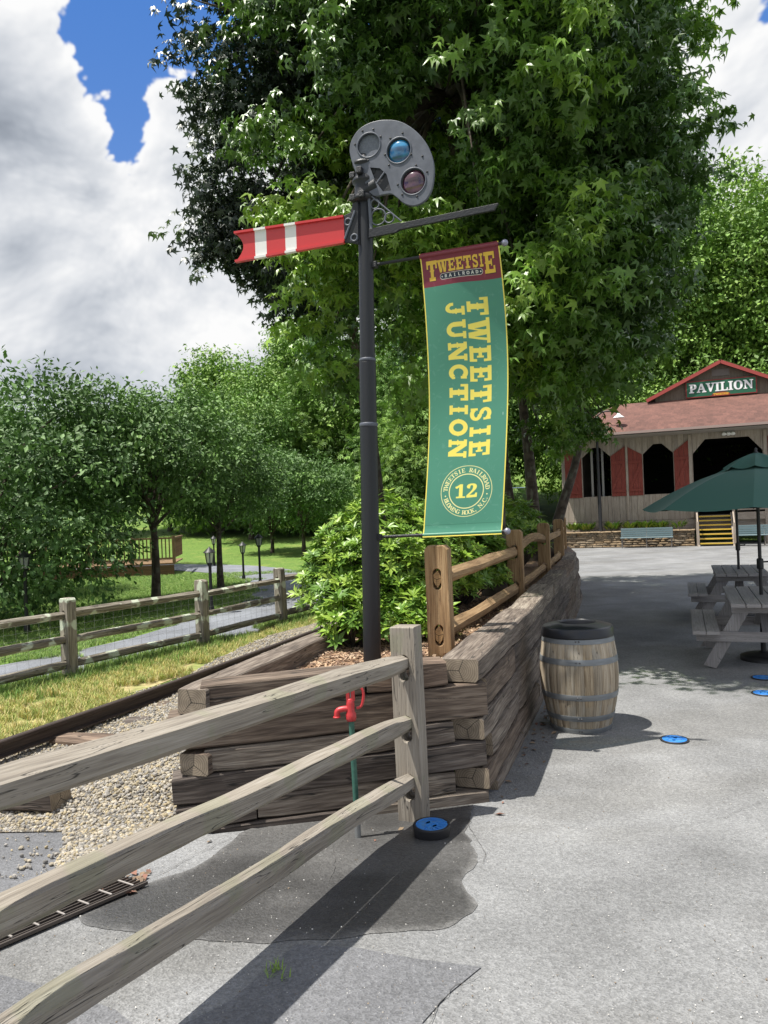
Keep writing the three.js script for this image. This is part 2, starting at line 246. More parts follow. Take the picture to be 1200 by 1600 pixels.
// leaves written straight into one skin
class Leaves {
  constructor(tpl, max) { this.t = tpl; this.nv = tpl.v.length; this.max = max; this.n = 0; this.pos = new Float32Array(max * this.nv * 3); this.col = new Float32Array(max * this.nv * 3); this.at = []; }
  add(p, dir, up, size, c) {            // dir = where the tip points, up = the face's normal (made square to dir)
    if (this.n >= this.max) return; const y = dir.clone().normalize(), x = y.clone().cross(up).normalize(), z = x.clone().cross(y); let o = this.n * this.nv * 3;
    for (const [a, b, d] of this.t.v) { this.pos[o] = p.x + (x.x * a + y.x * b + z.x * d) * size; this.pos[o + 1] = p.y + (x.y * a + y.y * b + z.y * d) * size; this.pos[o + 2] = p.z + (x.z * a + y.z * b + z.z * d) * size; this.col[o] = c[0]; this.col[o + 1] = c[1]; this.col[o + 2] = c[2]; o += 3; }
    this.n++;
  }
  geometry() {
    const g = new THREE.BufferGeometry(), idx = new Uint32Array(this.n * this.t.f.length); let q = 0;
    for (let i = 0; i < this.n; i++) for (const f of this.t.f) idx[q++] = i * this.nv + f;
    g.setAttribute('position', new THREE.BufferAttribute(this.pos.slice(0, this.n * this.nv * 3), 3)); g.setAttribute('color', new THREE.BufferAttribute(this.col.slice(0, this.n * this.nv * 3), 3)); g.setIndex(new THREE.BufferAttribute(idx, 1)); g.computeVertexNormals(); return g;
  }
}
const starLeaf = (() => { const v = [[0, 0.3, 0]], f = []; const tips = [[-162, 0.62], [-108, 0.5], [-52, 0.95], [0, 1.08], [52, 0.95], [108, 0.5], [162, 0.62]].map(([a, r]) => [a * Math.PI / 180, r]);
  const five = [[-2.35, 0.62], [-1.15, 0.88], [0, 1], [1.15, 0.88], [2.35, 0.62]]; void tips;
  const pts = []; five.forEach(([a, r], i) => { pts.push([Math.sin(a) * r * 0.72, 0.3 + Math.cos(a) * r * 0.72, -0.34 * r]); const nx = five[(i + 1) % 5], m = i === 4 ? Math.PI : (a + nx[0]) / 2, rr = i === 4 ? 0.17 : 0.25; pts.push([Math.sin(m) * rr, 0.3 + Math.cos(m) * rr, 0.02]); });
  pts.forEach((p, i) => { v.push(p); f.push(0, 1 + (i + 1) % 10, 1 + i); }); return { v, f }; })();
const ovalLeaf = { v: [[0, 0, 0], [0.26, 0.48, 0.07], [-0.26, 0.48, 0.07], [0, 1, -0.05]], f: [0, 1, 3, 0, 3, 2] };
const longLeaf = { v: [[0, 0, 0], [0.15, 0.5, 0.045], [-0.15, 0.5, 0.045], [0, 0.55, 0], [0, 1, -0.1]], f: [0, 1, 3, 1, 4, 3, 0, 3, 2, 3, 4, 2] };
const needleSpray = (() => { const v = [], f = []; for (const [a, l, o] of [[0, 1, 0], [-0.6, 0.6, 0.15], [0.6, 0.6, 0.15], [-0.5, 0.45, 0.45], [0.5, 0.45, 0.45]]) { const s = Math.sin(a), c = Math.cos(a), k = v.length; v.push([0, o, 0], [s * l * 0.5 + c * 0.055, o + c * l * 0.5 - s * 0.055, 0.02], [s * l, o + c * l, -0.08], [s * l * 0.5 - c * 0.055, o + c * l * 0.5 + s * 0.055, 0.02]); f.push(k, k + 1, k + 2, k, k + 2, k + 3); } return { v, f }; })();
const foliage = (rough = 0.55, transmission = 0.3) => new THREE.MeshPhysicalMaterial({ vertexColors: true, roughness: rough, transmission, thickness: 0, side: THREE.DoubleSide, specularIntensity: 0.6 });
const onSphere = (R) => { const z = 2 * R() - 1, a = 2 * Math.PI * R(), r = Math.sqrt(1 - z * z); return V(r * Math.cos(a), z, r * Math.sin(a)); };
// a crown of leaf sprays in lumpy lobes [x, y, z, rx, ry, rz]
function crown({ tpl, lobes, sprays, perSpray, size, spread, colors, seed, inner = 0.45, gap = 0.38, freq = 0.9, droop = 0.5, flat = 0.5, minY = -1e9, keep }) {
  const R = mulberry(seed), L = new Leaves(tpl, sprays * perSpray), wt = lobes.map((l) => l[3] * l[4] + l[4] * l[5] + l[3] * l[5]), sum = wt.reduce((a, b) => a + b, 0); let guard = 0;
  for (let s = 0; s < sprays && guard < sprays * 12;) {
    guard++; let t = R() * sum, k = 0; while ((t -= wt[k]) > 0 && k < lobes.length - 1) k++;
    const [cx, cy, cz, rx, ry, rz] = lobes[k], d = onSphere(R), rr = (inner + (1 - inner) * Math.pow(R(), 0.55)) * (0.86 + 0.3 * noise3(d.x * 2.3 + k, d.y * 2.3, d.z * 2.3, seed)), p = V(cx + d.x * rx * rr, cy + d.y * ry * rr, cz + d.z * rz * rr);
    if (p.y < minY || fbm3(p.x * freq, p.y * freq * 1.2, p.z * freq, 2, seed + 3) < gap || (keep && !keep(p))) continue;
    s++; const hue = fbm3(p.x * 0.55 + 7, p.y * 0.55, p.z * 0.55, 2, seed + 9); const out = V(d.x, d.y * 0.5 + 0.15, d.z).normalize(), axis = out.clone().add(V((R() - 0.5) * 0.9, -droop * R(), (R() - 0.5) * 0.9)).normalize(), c0 = colors[clamp(Math.floor((clamp((hue - 0.3) * 2.5) * 0.7 + R() * 0.3) * colors.length), 0, colors.length - 1)], b = 0.75 + 0.5 * R();
    for (let i = 0; i < perSpray; i++) {
      const f = (i + R()) / perSpray, q = p.clone().addScaledVector(axis, (f - 0.5) * spread * 2).add(onSphere(R).multiplyScalar(spread * 0.55).multiply(V(1, flat, 1)));
      const dir = axis.clone().multiplyScalar(0.5).add(onSphere(R).multiplyScalar(0.8)).add(V(0, -droop * 0.9, 0)), up = V(0, 0.9, 0).add(onSphere(R).multiplyScalar(0.75)).addScaledVector(out, 0.35), m = b * (0.82 + 0.36 * R());
      L.add(q, dir, up, size * (0.58 + 0.75 * R()), [c0[0] * m, c0[1] * m, c0[2] * m]);
    }
  }
  return L;
}

// ------------------------------------------------------------------ the ground
const WALL = [[0.63, -4.96], [1.47, -7.4], [2.24, -9.9], [3.1, -12.7], [3.95, -15.5], [4.6, -18.6], [4.75, -20.6]];     // outer foot of the planter's right-hand wall
const LEFT = [[-1.3, -4.64], [-0.62, -6.95], [0.05, -9.5], [0.9, -12.5], [1.9, -16], [3.2, -19.6]];
const along = (line, z) => { for (let i = 0; i < line.length - 1; i++) if (z <= line[i][1] && z >= line[i + 1][1]) return mix(line[i][0], line[i + 1][0], (line[i][1] - z) / (line[i][1] - line[i + 1][1])); return z > line[0][1] ? line[0][0] : line.at(-1)[0]; };
const plazaH = (x, z) => { const t = clamp(z + 5, 0, 6.5); return 0.075 * t * Math.min(1, t / 0.8) + 0.008 * (fbm3(x * 0.6, 0, z * 0.6, 2, 7) - 0.5); };   // the paving climbs gently towards the camera
const hillH = (x, z) => { const b = mix(0.14, 0.26, step01(-4, 16, x)) ; const d = Math.max(0, -z - mix(36, 47, step01(-4, 14, x))); return b * d * (d / (d + 14)); };
const lawnH = (x, z) => { const inPlaza = Math.max(step01(-4.95, -4.7, z), step01(0, 0.4, x - along(LEFT, z) - 0.4)); const far = step01(-33, -36, z) * step01(4, 6, x); return 0.05 * (fbm3(x * 0.35, 1, z * 0.35, 2, 17) - 0.5) + hillH(x, z) - 0.7 * inPlaza * (1 - step01(-44, -50, z)) * (1 - 0.0 * far); };

const asphaltTone = (u, v) => { const n = fbm(u, v, 6, 6, 3, 3), s = hash(Math.floor(u * 1024), Math.floor(v * 1024), 5), s2 = pnoise(u * 420, v * 420, 420, 420, 6), s3 = pnoise(u * 170, v * 170, 170, 170, 16); return 0.78 + 0.22 * n + 0.19 * (s2 - 0.5) + 0.14 * (s3 - 0.5) + (s > 0.985 ? 0.3 : s < 0.03 ? -0.22 : 0); };
const asphaltMap = dataTex(1024, 1024, (u, v) => { const t = asphaltTone(u, v); return [146 * t, 147 * t, 148 * t]; }, true, [0.42, 0.42]);
const asphaltBump = dataTex(1024, 1024, (u, v) => { const q = 255 * clamp(pnoise(u * 420, v * 420, 420, 420, 6) * 0.7 + 0.3 * pnoise(u * 170, v * 170, 170, 170, 16)); return [q, q, q]; }, false, [0.42, 0.42]);
const asphalt = new THREE.MeshStandardMaterial({ map: asphaltMap, bumpMap: asphaltBump, bumpScale: 0.006, roughness: 0.93, vertexColors: true });
const plazaTint = (x, z) => { const n = fbm3(x * 0.55, 3, z * 0.55, 4, 21), m = fbm3(x * 2.1, 5, z * 2.1, 3, 31), q = step01(0.52, 0.66, fbm3(x * 0.35 + z * 0.1, 8, z * 1.5 + x * 0.35, 4, 27)), t = 0.9 + 0.36 * (n - 0.5) + 0.2 * (m - 0.5) - 0.13 * q; return [t, t * (0.995 - 0.012 * q), t * (0.98 - 0.035 * q)]; };
const plazaPoly = [[-14, 9], [48, 9], [48, -33.5], [5, -33.5], [4.4, -20.5], ...WALL.slice(0, 6).reverse().map(([x, z]) => [x - 0.12, z]), [0.4, -4.86], [-1.1, -4.6], [-2.2, -4.9], [-14, -4.9]];
structure('plaza', sheet(plazaPoly, plazaH, 0.15, 1, plazaTint), asphalt, 'grey worn asphalt plaza paving in front of the pavilion', 'asphalt');
// a newer, darker strip of asphalt and the wet stain below the hydrant
const patchMat = new THREE.MeshStandardMaterial({ map: asphaltMap, bumpMap: asphaltBump, bumpScale: 0.006, roughness: 0.92, color: C(0.62, 0.62, 0.64) });
const wetMat = new THREE.MeshStandardMaterial({ map: asphaltMap, bumpMap: asphaltBump, bumpScale: 0.004, roughness: 0.46, color: C(0.33, 0.325, 0.32), vertexColors: true });
const smoothPoly = (pts, n = 6) => new THREE.CatmullRomCurve3(pts.map(([x, z]) => V(x, 0, z)), true, 'catmullrom', 0.5).getPoints(pts.length * n).slice(0, -1).map((p) => [p.x + 0.07 * (fbm3(p.x * 7, 0, p.z * 7, 3, 3) - 0.5), p.z + 0.07 * (fbm3(p.x * 7, 4, p.z * 7, 3, 3) - 0.5)]);
structure('asphalt_patch', sheet([[-0.43, -3.15], [-0.174, -3.102], [0.067, -2.992], [0.3, -2.916], [0.159, -2.738], [0.06, -2.571], [0.1, -1.2], [-0.9, -1.2], [-0.86, -2.5], [-0.62, -2.75]], (x, z) => plazaH(x, z) + 0.005, 0.15), patchMat);
structure('asphalt_patch', sheet([[-2.2, -4.75], [-1.98, -4.75], [-1.86, -4.17], [-1.74, -3.95], [-1.88, -3.62], [-5, -3.4], [-5, -4.85]], (x, z) => plazaH(x, z) + 0.005, 0.15), patchMat);
structure('asphalt_patch', sheet([[-1.57, -2.998], [-1.292, -2.873], [-1.022, -2.721], [-0.9, -2.6], [-0.95, -1.2], [-4, -1.2], [-4, -3.1]], (x, z) => plazaH(x, z) + 0.005, 0.15), patchMat);
const edgeDist = (poly, x, z) => { let m = 9; for (let i = 0; i < poly.length; i++) { const [ax, az] = poly[i], [bx, bz] = poly[(i + 1) % poly.length], dx = bx - ax, dz = bz - az, t = clamp(((x - ax) * dx + (z - az) * dz) / (dx * dx + dz * dz)); m = Math.min(m, Math.hypot(x - ax - t * dx, z - az - t * dz)); } return m; };
const wetPoly = smoothPoly([[0.485, -4.95], [0.412, -4.566], [0.403, -4.02], [0.317, -3.738], [0.339, -3.518], [0.31, -3.39], [0.174, -3.262], [-0.071, -3.236], [-0.389, -3.184], [-0.797, -3.224], [-1.075, -3.281], [-1.438, -3.45], [-1.396, -3.666], [-1.274, -3.84], [-1.067, -4.024], [-0.96, -4.35], [-0.918, -4.62], [-0.7, -4.72], [-0.3, -4.8], [0.2, -4.9]], 14);
structure('wet_stain', sheet(wetPoly, (x, z) => plazaH(x, z) + 0.003, 0.05, 1, (x, z) => { const n = fbm3(x * 1.7, 2, z * 2.6, 4, 77), c = step01(0.46, 0.62, fbm3(x * 1.1 + 4, 2, z * 3.2, 3, 87)), e = step01(-0.03, 0.04, edgeDist(wetPoly, x, z) + 0.06 * (fbm3(x * 14, 1, z * 14, 2, 5) - 0.5)), t = mix(2.3, mix(1.35, 0.75, n) * mix(1.1, 0.72, c), e); return [t, t * 0.985, t * 0.96]; }), wetMat, 'dark wet stain spreading over asphalt from the yard hydrant', 'wet stain');

{ // cracks in the asphalt: thin dark strips laid on the paving
  const crackMat = plain(0.09, 0.088, 0.084, 1), crack = (pts, w, seed) => { const c = new THREE.CatmullRomCurve3(pts.map(([x, z]) => V(x, 0, z))), a = [], b = [], n = 40; for (let k = 0; k <= n; k++) { const p = c.getPoint(k / n), t = c.getTangent(k / n), j = 0.03 * (fbm3(p.x * 18, seed, p.z * 18, 2, 3) - 0.5), q = 0.4 * w * (0.35 + noise3(p.x * 30, seed, p.z * 30, 2)) * Math.min(1, 6 * Math.min(k, n - k) / n + 0.15); a.push([p.x - t.z * (j + q), p.z + t.x * (j + q)]); b.push([p.x - t.z * (j - q), p.z + t.x * (j - q)]); } structure('asphalt_crack', sheet([...a, ...b.reverse()], (x, z) => plazaH(x, z) + 0.0075, 0.2), crackMat); };
  crack([[-0.36, -4.3], [-0.33, -4.0], [-0.34, -3.75]], 0.004, 1); crack([[0.48, -4.85], [0.43, -4.5], [0.46, -4.1], [0.43, -3.9]], 0.004, 2); crack([[0.33, -2.9], [0.16, -2.74], [0.06, -2.5], [-0.02, -2.1]], 0.003, 4); crack([[-0.95, -4.55], [-1.12, -4.2], [-1.2, -4.0], [-1.3, -3.85]], 0.004, 5); crack([[1.5, -4.35], [1.9, -4.5], [2.25, -4.75], [2.9, -4.9], [3.6, -5.3]], 0.003, 6);
}
const grassMap = dataTex(1024, 1024, (u, v) => { const a = fbm(u, v, 60, 60, 3, 8), b = fbm(u, v, 6, 6, 3, 18), c = fbm(u, v, 200, 200, 2, 28); const k = lerp3([62, 92, 30], [122, 146, 62], clamp(a * 0.7 + c * 0.9 - 0.3)); return lerp3(k, [150, 148, 80], step01(0.5, 0.75, b) * 0.35); }, true, [0.25, 0.25]);
const grassBump = dataTex(512, 512, (u, v) => { const q = 255 * fbm(u, v, 60, 60, 3, 8); return [q, q, q]; }, false, [0.25, 0.25]);
const lawnMat = new THREE.MeshStandardMaterial({ map: grassMap, bumpMap: grassBump, bumpScale: 0.04, roughness: 1 });
{
  const near = sheet([[-60, -4.7], [60, -4.7], [60, -70], [-60, -70]], lawnH, 0.8);
  const ring = (poly, c) => sheet(poly, (x, z) => lawnH(x, z), c);
  const far = [ring([[-300, -70], [300, -70], [300, -320], [-300, -320]], 14), ring([[-300, 160], [-60, 160], [-60, -70], [-300, -70]], 14), ring([[60, 160], [300, 160], [300, -70], [60, -70]], 14), sheet([[-60, 160], [60, 160], [60, -4.7], [-60, -4.7]], () => -0.7, 20)];
  structure('ground', merge([near, ...far]), lawnMat, 'green lawn and hillside ground beyond the railing', 'lawn');
}
const roadTone = tinted(asphalt, 0.95, 1.0, 1.12);
{
  const mid = [[-9.5, -6.6], [-6.6, -8.2], [-4.7, -9.8], [-3.5, -11.6], [-2.7, -14], [-2.15, -17], [-2.35, -20.5], [-3.6, -24.5], [-5.8, -28.5], [-9, -31.5], [-14, -33.5]], c = new THREE.CatmullRomCurve3(mid.map(([x, z]) => V(x, 0, z))), a = [], b = [];
  for (let k = 0; k <= 40; k++) { const p = c.getPoint(k / 40), t = c.getTangent(k / 40), w = 0.85 + k * 0.014; a.push([p.x - t.z * w, p.z + t.x * w]); b.push([p.x + t.z * w, p.z - t.x * w]); }
  structure('path', sheet([...a, ...b.reverse()], (x, z) => lawnH(x, z) + 0.012, 0.6, 1, plazaTint), roadTone, 'grey paved footpath curving through the lawn', 'path');
}
const dirtMap = dataTex(512, 512, (u, v) => { const a = fbm(u, v, 10, 10, 5, 12), b = fbm(u, v, 90, 90, 2, 22); return lerp3([78, 62, 48], [142, 118, 94], clamp(a * 0.8 + b * 0.5 - 0.15)); }, true, [0.5, 0.5]);
const dirtMat = new THREE.MeshStandardMaterial({ map: dirtMap, bumpMap: dirtMap, bumpScale: 0.03, roughness: 1 });

// ballast beside the single rail
const RAIL = [[-3.9, -4.25], [-3.154, -6.159], [-2.401, -7.977], [-1.041, -11.622], [0.35, -15.4]];
const railX = (z) => { for (let i = 0; i < RAIL.length - 1; i++) if (z <= RAIL[i][1] && z >= RAIL[i + 1][1]) return mix(RAIL[i][0], RAIL[i + 1][0], (RAIL[i][1] - z) / (RAIL[i][1] - RAIL[i + 1][1])); return z > RAIL[0][1] ? RAIL[0][0] - (z - RAIL[0][1]) * 0.39 : RAIL.at(-1)[0] + (RAIL.at(-1)[1] - z) * 0.37; };
const ballastH = (x, z) => 0.012 + 0.13 * step01(-4.7, -5.3, z) * step01(-2.7, -1.6, x) + 0.05 * (fbm3(x * 1.6, 0, z * 1.6, 3, 41) - 0.5) * step01(-4.6, -5.1, z);
const gravelMap = dataTex(1024, 1024, (u, v) => { const cell = 60, x = u * cell, y = v * cell; let best = 9, second = 9, id = 0; for (let i = -1; i < 2; i++) for (let j = -1; j < 2; j++) { const X = Math.floor(x) + i, Y = Math.floor(y) + j, w = (k) => ((k % cell) + cell) % cell, d = Math.hypot(X + hash(w(X), w(Y), 1) - x, Y + hash(w(X), w(Y), 2) - y); if (d < best) { second = best; best = d; id = hash(w(X), w(Y), 3); } else if (d < second) second = d; } const e = step01(0.02, 0.16, second - best), t = 0.55 + 0.55 * id; const c = lerp3([176, 160, 130], [158, 156, 150], hash(Math.floor(id * 997), 3, 4)); return lerp3([80, 68, 52], [c[0] * t, c[1] * t, c[2] * t], e); }, true, [0.8, 0.8]);
const gravelMat = new THREE.MeshStandardMaterial({ map: gravelMap, bumpMap: gravelMap, bumpScale: 0.012, roughness: 0.95 });
const ballastPoly = [[-1.2, -4.6], [-1.33, -4.5], [-1.42, -4.22], [-1.55, -4.02], [-1.72, -3.95], [-1.84, -4.12], [-1.95, -4.5], [-2.05, -4.72], [-2.9, -4.78], [-5.2, -4.85], [-5.2, -5.2], [-4.2, -5.5], [-3.75, -6.4], [-3.3, -7.1], [-3.1, -8.0], [-2.6, -8.9], [-2.1, -10.6], [-1.3, -12.3], [-0.3, -14.6], [0.2, -16], [1.4, -16], [0.5, -12.5], [-0.35, -9.5], [-0.9, -6.95], [-1.3, -4.8]];
structure('ballast_bed', sheet(ballastPoly, (x, z) => Math.max(ballastH(x, z), plazaH(x, z) + 0.013), 0.2), gravelMat, 'pale gravel ballast bed beside the steel rail', 'ballast');
const inPoly = (poly, x, z) => { let c = false; for (let i = 0, j = poly.length - 1; i < poly.length; j = i++) { const [xi, zi] = poly[i], [xj, zj] = poly[j]; if ((zi > z) !== (zj > z) && x < (xj - xi) * (z - zi) / (zj - zi) + xi) c = !c; } return c; };
function scatter(name, geo, mat, n, fn, seed, colors) {
  const R = mulberry(seed), o = new THREE.InstancedMesh(geo, mat, n), m = new THREE.Matrix4(); let k = 0, g = 0;
  while (k < n && g++ < n * 30) { const r = fn(R); if (!r) continue; m.compose(r[0], r[1], r[2]); o.setMatrixAt(k, m); const c = colors[Math.floor(R() * colors.length)], t = 0.75 + 0.5 * R(); o.setColorAt(k, C(c[0] * t, c[1] * t, c[2] * t)); k++; }
  o.count = k; o.name = numbered(name); o.castShadow = o.receiveShadow = true; scene.add(o); return o;
}
const spin = (R) => new THREE.Quaternion().setFromEuler(new THREE.Euler(R() * 6.3, R() * 6.3, R() * 6.3));
{
  const peb = new THREE.IcosahedronGeometry(0.5, 1), pp = peb.attributes.position; for (let i = 0; i < pp.count; i++) { const x = pp.getX(i), y = pp.getY(i), z = pp.getZ(i), k = 0.75 + 0.5 * noise3(x * 3 + 9, y * 3 + 9, z * 3 + 9, 2); pp.setXYZ(i, x * k, y * k, z * k); } peb.computeVertexNormals();
  const o = scatter('gravel', peb, new THREE.MeshStandardMaterial({ roughness: 0.95 }), 42000, (R) => {
    const t = R(), z = -3.97 - 7.5 * t * t, x = mix(railX(z) - 0.9, along(LEFT, z) - 0.1, R()); if (z > -4.7 ? !inPoly(ballastPoly, x, z) && R() > 0.03 : !inPoly(ballastPoly, x, z) || (x < railX(z) - 0.12 && R() < 0.25)) return null;
    const s = 0.007 + 0.022 * Math.pow(R(), 2); return [V(x, Math.max(ballastH(x, z), plazaH(x, z) + 0.012) + s * 0.18, z), spin(R), V(s, s * 0.7, s * 1.2)];
  }, 91, [[0.32, 0.28, 0.21], [0.27, 0.25, 0.22], [0.38, 0.34, 0.27], [0.2, 0.19, 0.175], [0.32, 0.3, 0.27], [0.36, 0.3, 0.19]]);
  tag(o, 'loose pale gravel stones between the rail and timber wall', 'gravel', null, 'stuff');
}
{ // grit on the paving, dry leaves caught by the drain and on the planter bed
  const bit = new THREE.IcosahedronGeometry(0.5, 0), o = scatter('grit', bit, new THREE.MeshStandardMaterial({ roughness: 1 }), 2600, (R) => { const z = -2.2 - 6 * R() * R(), x = -2 + 6.5 * R(); if (z < -4.6 && x < along(WALL, z) + 0.05) return null; const s = 0.003 + 0.006 * R() * R(); return [V(x, plazaH(x, z) + 0.005, z), spin(R), V(s, s * 0.7, s * 1.3)]; }, 96, [[0.5, 0.48, 0.44], [0.3, 0.28, 0.25], [0.6, 0.58, 0.55], [0.22, 0.17, 0.12]]);
  tag(o, 'fine pale grit scattered over the asphalt paving', 'grit', null, 'stuff');
  const lf = new THREE.BufferGeometry(); lf.setAttribute('position', new THREE.Float32BufferAttribute([0, 0, -0.5, 0.28, 0.12, 0, 0, 0, 0, -0.28, 0.14, 0, 0, 0.06, 0.5], 3)); lf.setIndex([0, 2, 1, 0, 3, 2, 1, 2, 4, 2, 3, 4]); lf.computeVertexNormals();
  const d = scatter('fallen_leaves', lf, new THREE.MeshStandardMaterial({ roughness: 0.9, side: THREE.DoubleSide }), 330, (R) => { const k = R(); let x, z, y; if (k < 0.2) { x = -1.4 + 0.25 * (R() - 0.5); z = -3.85 + 0.3 * (R() - 0.5); y = plazaH(x, z) + 0.01; } else if (k < 0.75) { z = -5.2 - 4 * R(); x = mix(along(LEFT, z) + 0.25, along(WALL, z) - 0.3, R()); y = 0.75; } else { z = -4.3 - 5 * R(); x = along(WALL, Math.min(z, -5)) + 0.03 + 0.22 * R() * R() - (z > -4.9 ? 2 * R() : 0); y = plazaH(x, z) + 0.006; } const s = 0.025 + 0.045 * R(); return [V(x, y, z), new THREE.Quaternion().setFromEuler(new THREE.Euler((R() - 0.5) * 0.6, R() * 6.3, (R() - 0.5) * 0.6)), V(s, s, s)]; }, 97, [[0.2, 0.135, 0.085], [0.26, 0.19, 0.12], [0.13, 0.09, 0.06], [0.2, 0.1, 0.07]]);
  tag(d, 'dry brown fallen leaves by the drain, wall foot and mulch', 'fallen leaves', null, 'stuff');
}
// dry verge between the rail and the old fence
const OLDF = [[-7.44, -3.53], [-6.27, -5.49], [-5.1, -7.45], [-3.923, -9.414], [-2.75, -11.369], [-1.839, -13.295], [-0.9, -15.25], [0.05, -17.2]];
const oldX = (z) => { for (let i = 0; i < OLDF.length - 1; i++) if (z <= OLDF[i][1] && z >= OLDF[i + 1][1]) return mix(OLDF[i][0], OLDF[i + 1][0], (OLDF[i][1] - z) / (OLDF[i][1] - OLDF[i + 1][1])); return 0.05; };
const vergeMap = dataTex(512, 512, (u, v) => { const a = fbm(u, v, 40, 40, 3, 15), b = fbm(u, v, 5, 5, 3, 25), c = lerp3([132, 118, 78], [192, 180, 130], clamp(a * 1.2 - 0.1)); return lerp3(c, [96, 118, 48], step01(0.5, 0.68, b) * 0.6); }, true, [0.5, 0.5]);
structure('verge', sheet([[-7.3, -4.9], [-4.25, -5.3], [-3.85, -6.3], [-3.45, -7.0], [-3.2, -8.0], [-2.75, -8.8], [-2.2, -10.5], [-1.4, -12.4], [-0.2, -14.4], [0.6, -17], [-0.1, -17.2], [-1.05, -15.2], [-2.0, -13.2], [-2.95, -11.3], [-4.1, -9.35], [-5.3, -7.4]], (x, z) => lawnH(x, z) + 0.008, 0.4), new THREE.MeshStandardMaterial({ map: vergeMap, bumpMap: vergeMap, bumpScale: 0.03, roughness: 1 }), 'dry yellow grass verge between the rail and old fence', 'verge');
{
  const blade = (() => { const g = new THREE.BufferGeometry(), p = [], R = mulberry(5); for (let i = 0; i < 5; i++) { const a = R() * 6.3, x = (R() - 0.5) * 0.5, z = (R() - 0.5) * 0.5, l = 0.3 + 0.5 * R(), h = 0.6 + 0.5 * R(), w = 0.05, cx = Math.cos(a), cz = Math.sin(a); const P = [[x - cz * w, 0, z + cx * w], [x + cz * w, 0, z - cx * w], [x + cx * l * 0.4 - cz * w * 0.7, h * 0.6, z + cz * l * 0.4 + cx * w * 0.7], [x + cx * l * 0.4 + cz * w * 0.7, h * 0.6, z + cz * l * 0.4 - cx * w * 0.7], [x + cx * l, h, z + cz * l]]; for (const k of [0, 1, 2, 1, 3, 2, 2, 3, 4]) p.push(...P[k]); } g.setAttribute('position', new THREE.Float32BufferAttribute(p, 3)); g.computeVertexNormals(); return g; })();
  const bm = new THREE.MeshPhysicalMaterial({ roughness: 0.8, transmission: 0.25, thickness: 0, side: THREE.DoubleSide });
  const turn = (R) => new THREE.Quaternion().setFromAxisAngle(V(0, 1, 0), R() * 6.3);
  const dry = scatter('dry_grass', blade, bm, 26000, (R) => { const z = -5 - 11 * Math.pow(R(), 1.3), a = oldX(z) + 0.1, b = railX(z) - 0.08, x = mix(a, b, R()), f = (x - a) / (b - a); if (x < -9 || fbm3(x * 1.6, 0, z * 1.6, 3, 61) < 0.2 + 0.36 * f * f) return null; const s = 0.05 + 0.05 * R(); return [V(x, lawnH(x, z) + 0.018, z), turn(R), V(s, s * (0.8 + 0.5 * R()), s)]; }, 92, [[0.52, 0.44, 0.14], [0.42, 0.40, 0.11], [0.3, 0.36, 0.08], [0.58, 0.5, 0.22], [0.24, 0.32, 0.06]]);
  tag(dry, 'dry yellowing grass blades on the verge beside the rail', 'grass', null, 'stuff');
  const green = scatter('green_grass', blade, bm, 12000, (R) => { const z = -6 - 10 * Math.pow(R(), 1.2), x = oldX(z) + (R() - 0.45) * 0.75 + (R() < 0.2 ? R() * 0.6 : 0); if (fbm3(x * 1.2, 9, z * 1.2, 2, 63) < 0.36) return null; const s = 0.06 + 0.09 * R() * R(); return [V(x, lawnH(x, z) + 0.016, z), turn(R), V(s * 0.8, s * 1.3, s * 0.8)]; }, 93, [[0.15, 0.28, 0.05], [0.2, 0.33, 0.06], [0.28, 0.36, 0.08]]);
  tag(green, 'long green grass growing along the old fence foot', 'grass', null, 'stuff');
  const lawn = scatter('lawn_grass', blade, bm, 42000, (R) => { const z = -10.5 - 16 * R(), x = -0.47 * -z * R() * 1.1 + (R() - 0.5); if (x > oldX(z) - 0.15) return null; const d = Math.min(...[[-4.7, -9.8], [-3.5, -11.6], [-3.1, -12.8], [-2.7, -14], [-2.4, -15.5], [-2.15, -17], [-2.2, -18.7], [-2.35, -20.5], [-2.9, -22.5], [-3.6, -24.5]].map(([a, b]) => Math.hypot(x - a, z - b))); if (d < 1.1) return null; const s = 0.05 + 0.05 * R(); return [V(x, lawnH(x, z), z), turn(R), V(s, s, s)]; }, 94, [[0.17, 0.3, 0.05], [0.22, 0.35, 0.07], [0.28, 0.38, 0.09], [0.14, 0.25, 0.04]]);
  tag(lawn, 'short mown grass of the lawn below the trees', 'grass', null, 'stuff');
  const tuft = (x, z, label, n, seed) => { const R = mulberry(seed), list = []; for (let i = 0; i < n; i++) { const g = blade.clone(); const s = 0.035 + 0.045 * R(); g.scale(s, s * 0.7, s); g.rotateY(R() * 6.3); g.translate((R() - 0.5) * 0.12, 0, (R() - 0.5) * 0.08); list.push(g); } const m = mesh('grass_tuft', mergeGeometries(list), new THREE.MeshPhysicalMaterial({ color: C(0.26, 0.4, 0.07), roughness: 0.8, transmission: 0.25, thickness: 0, side: THREE.DoubleSide }), null, [x, plazaH(x, z), z]); return tag(m, label, 'grass'); };
  tuft(-0.478, -2.915, 'small green grass tuft growing from a crack in the asphalt', 5, 3);
}

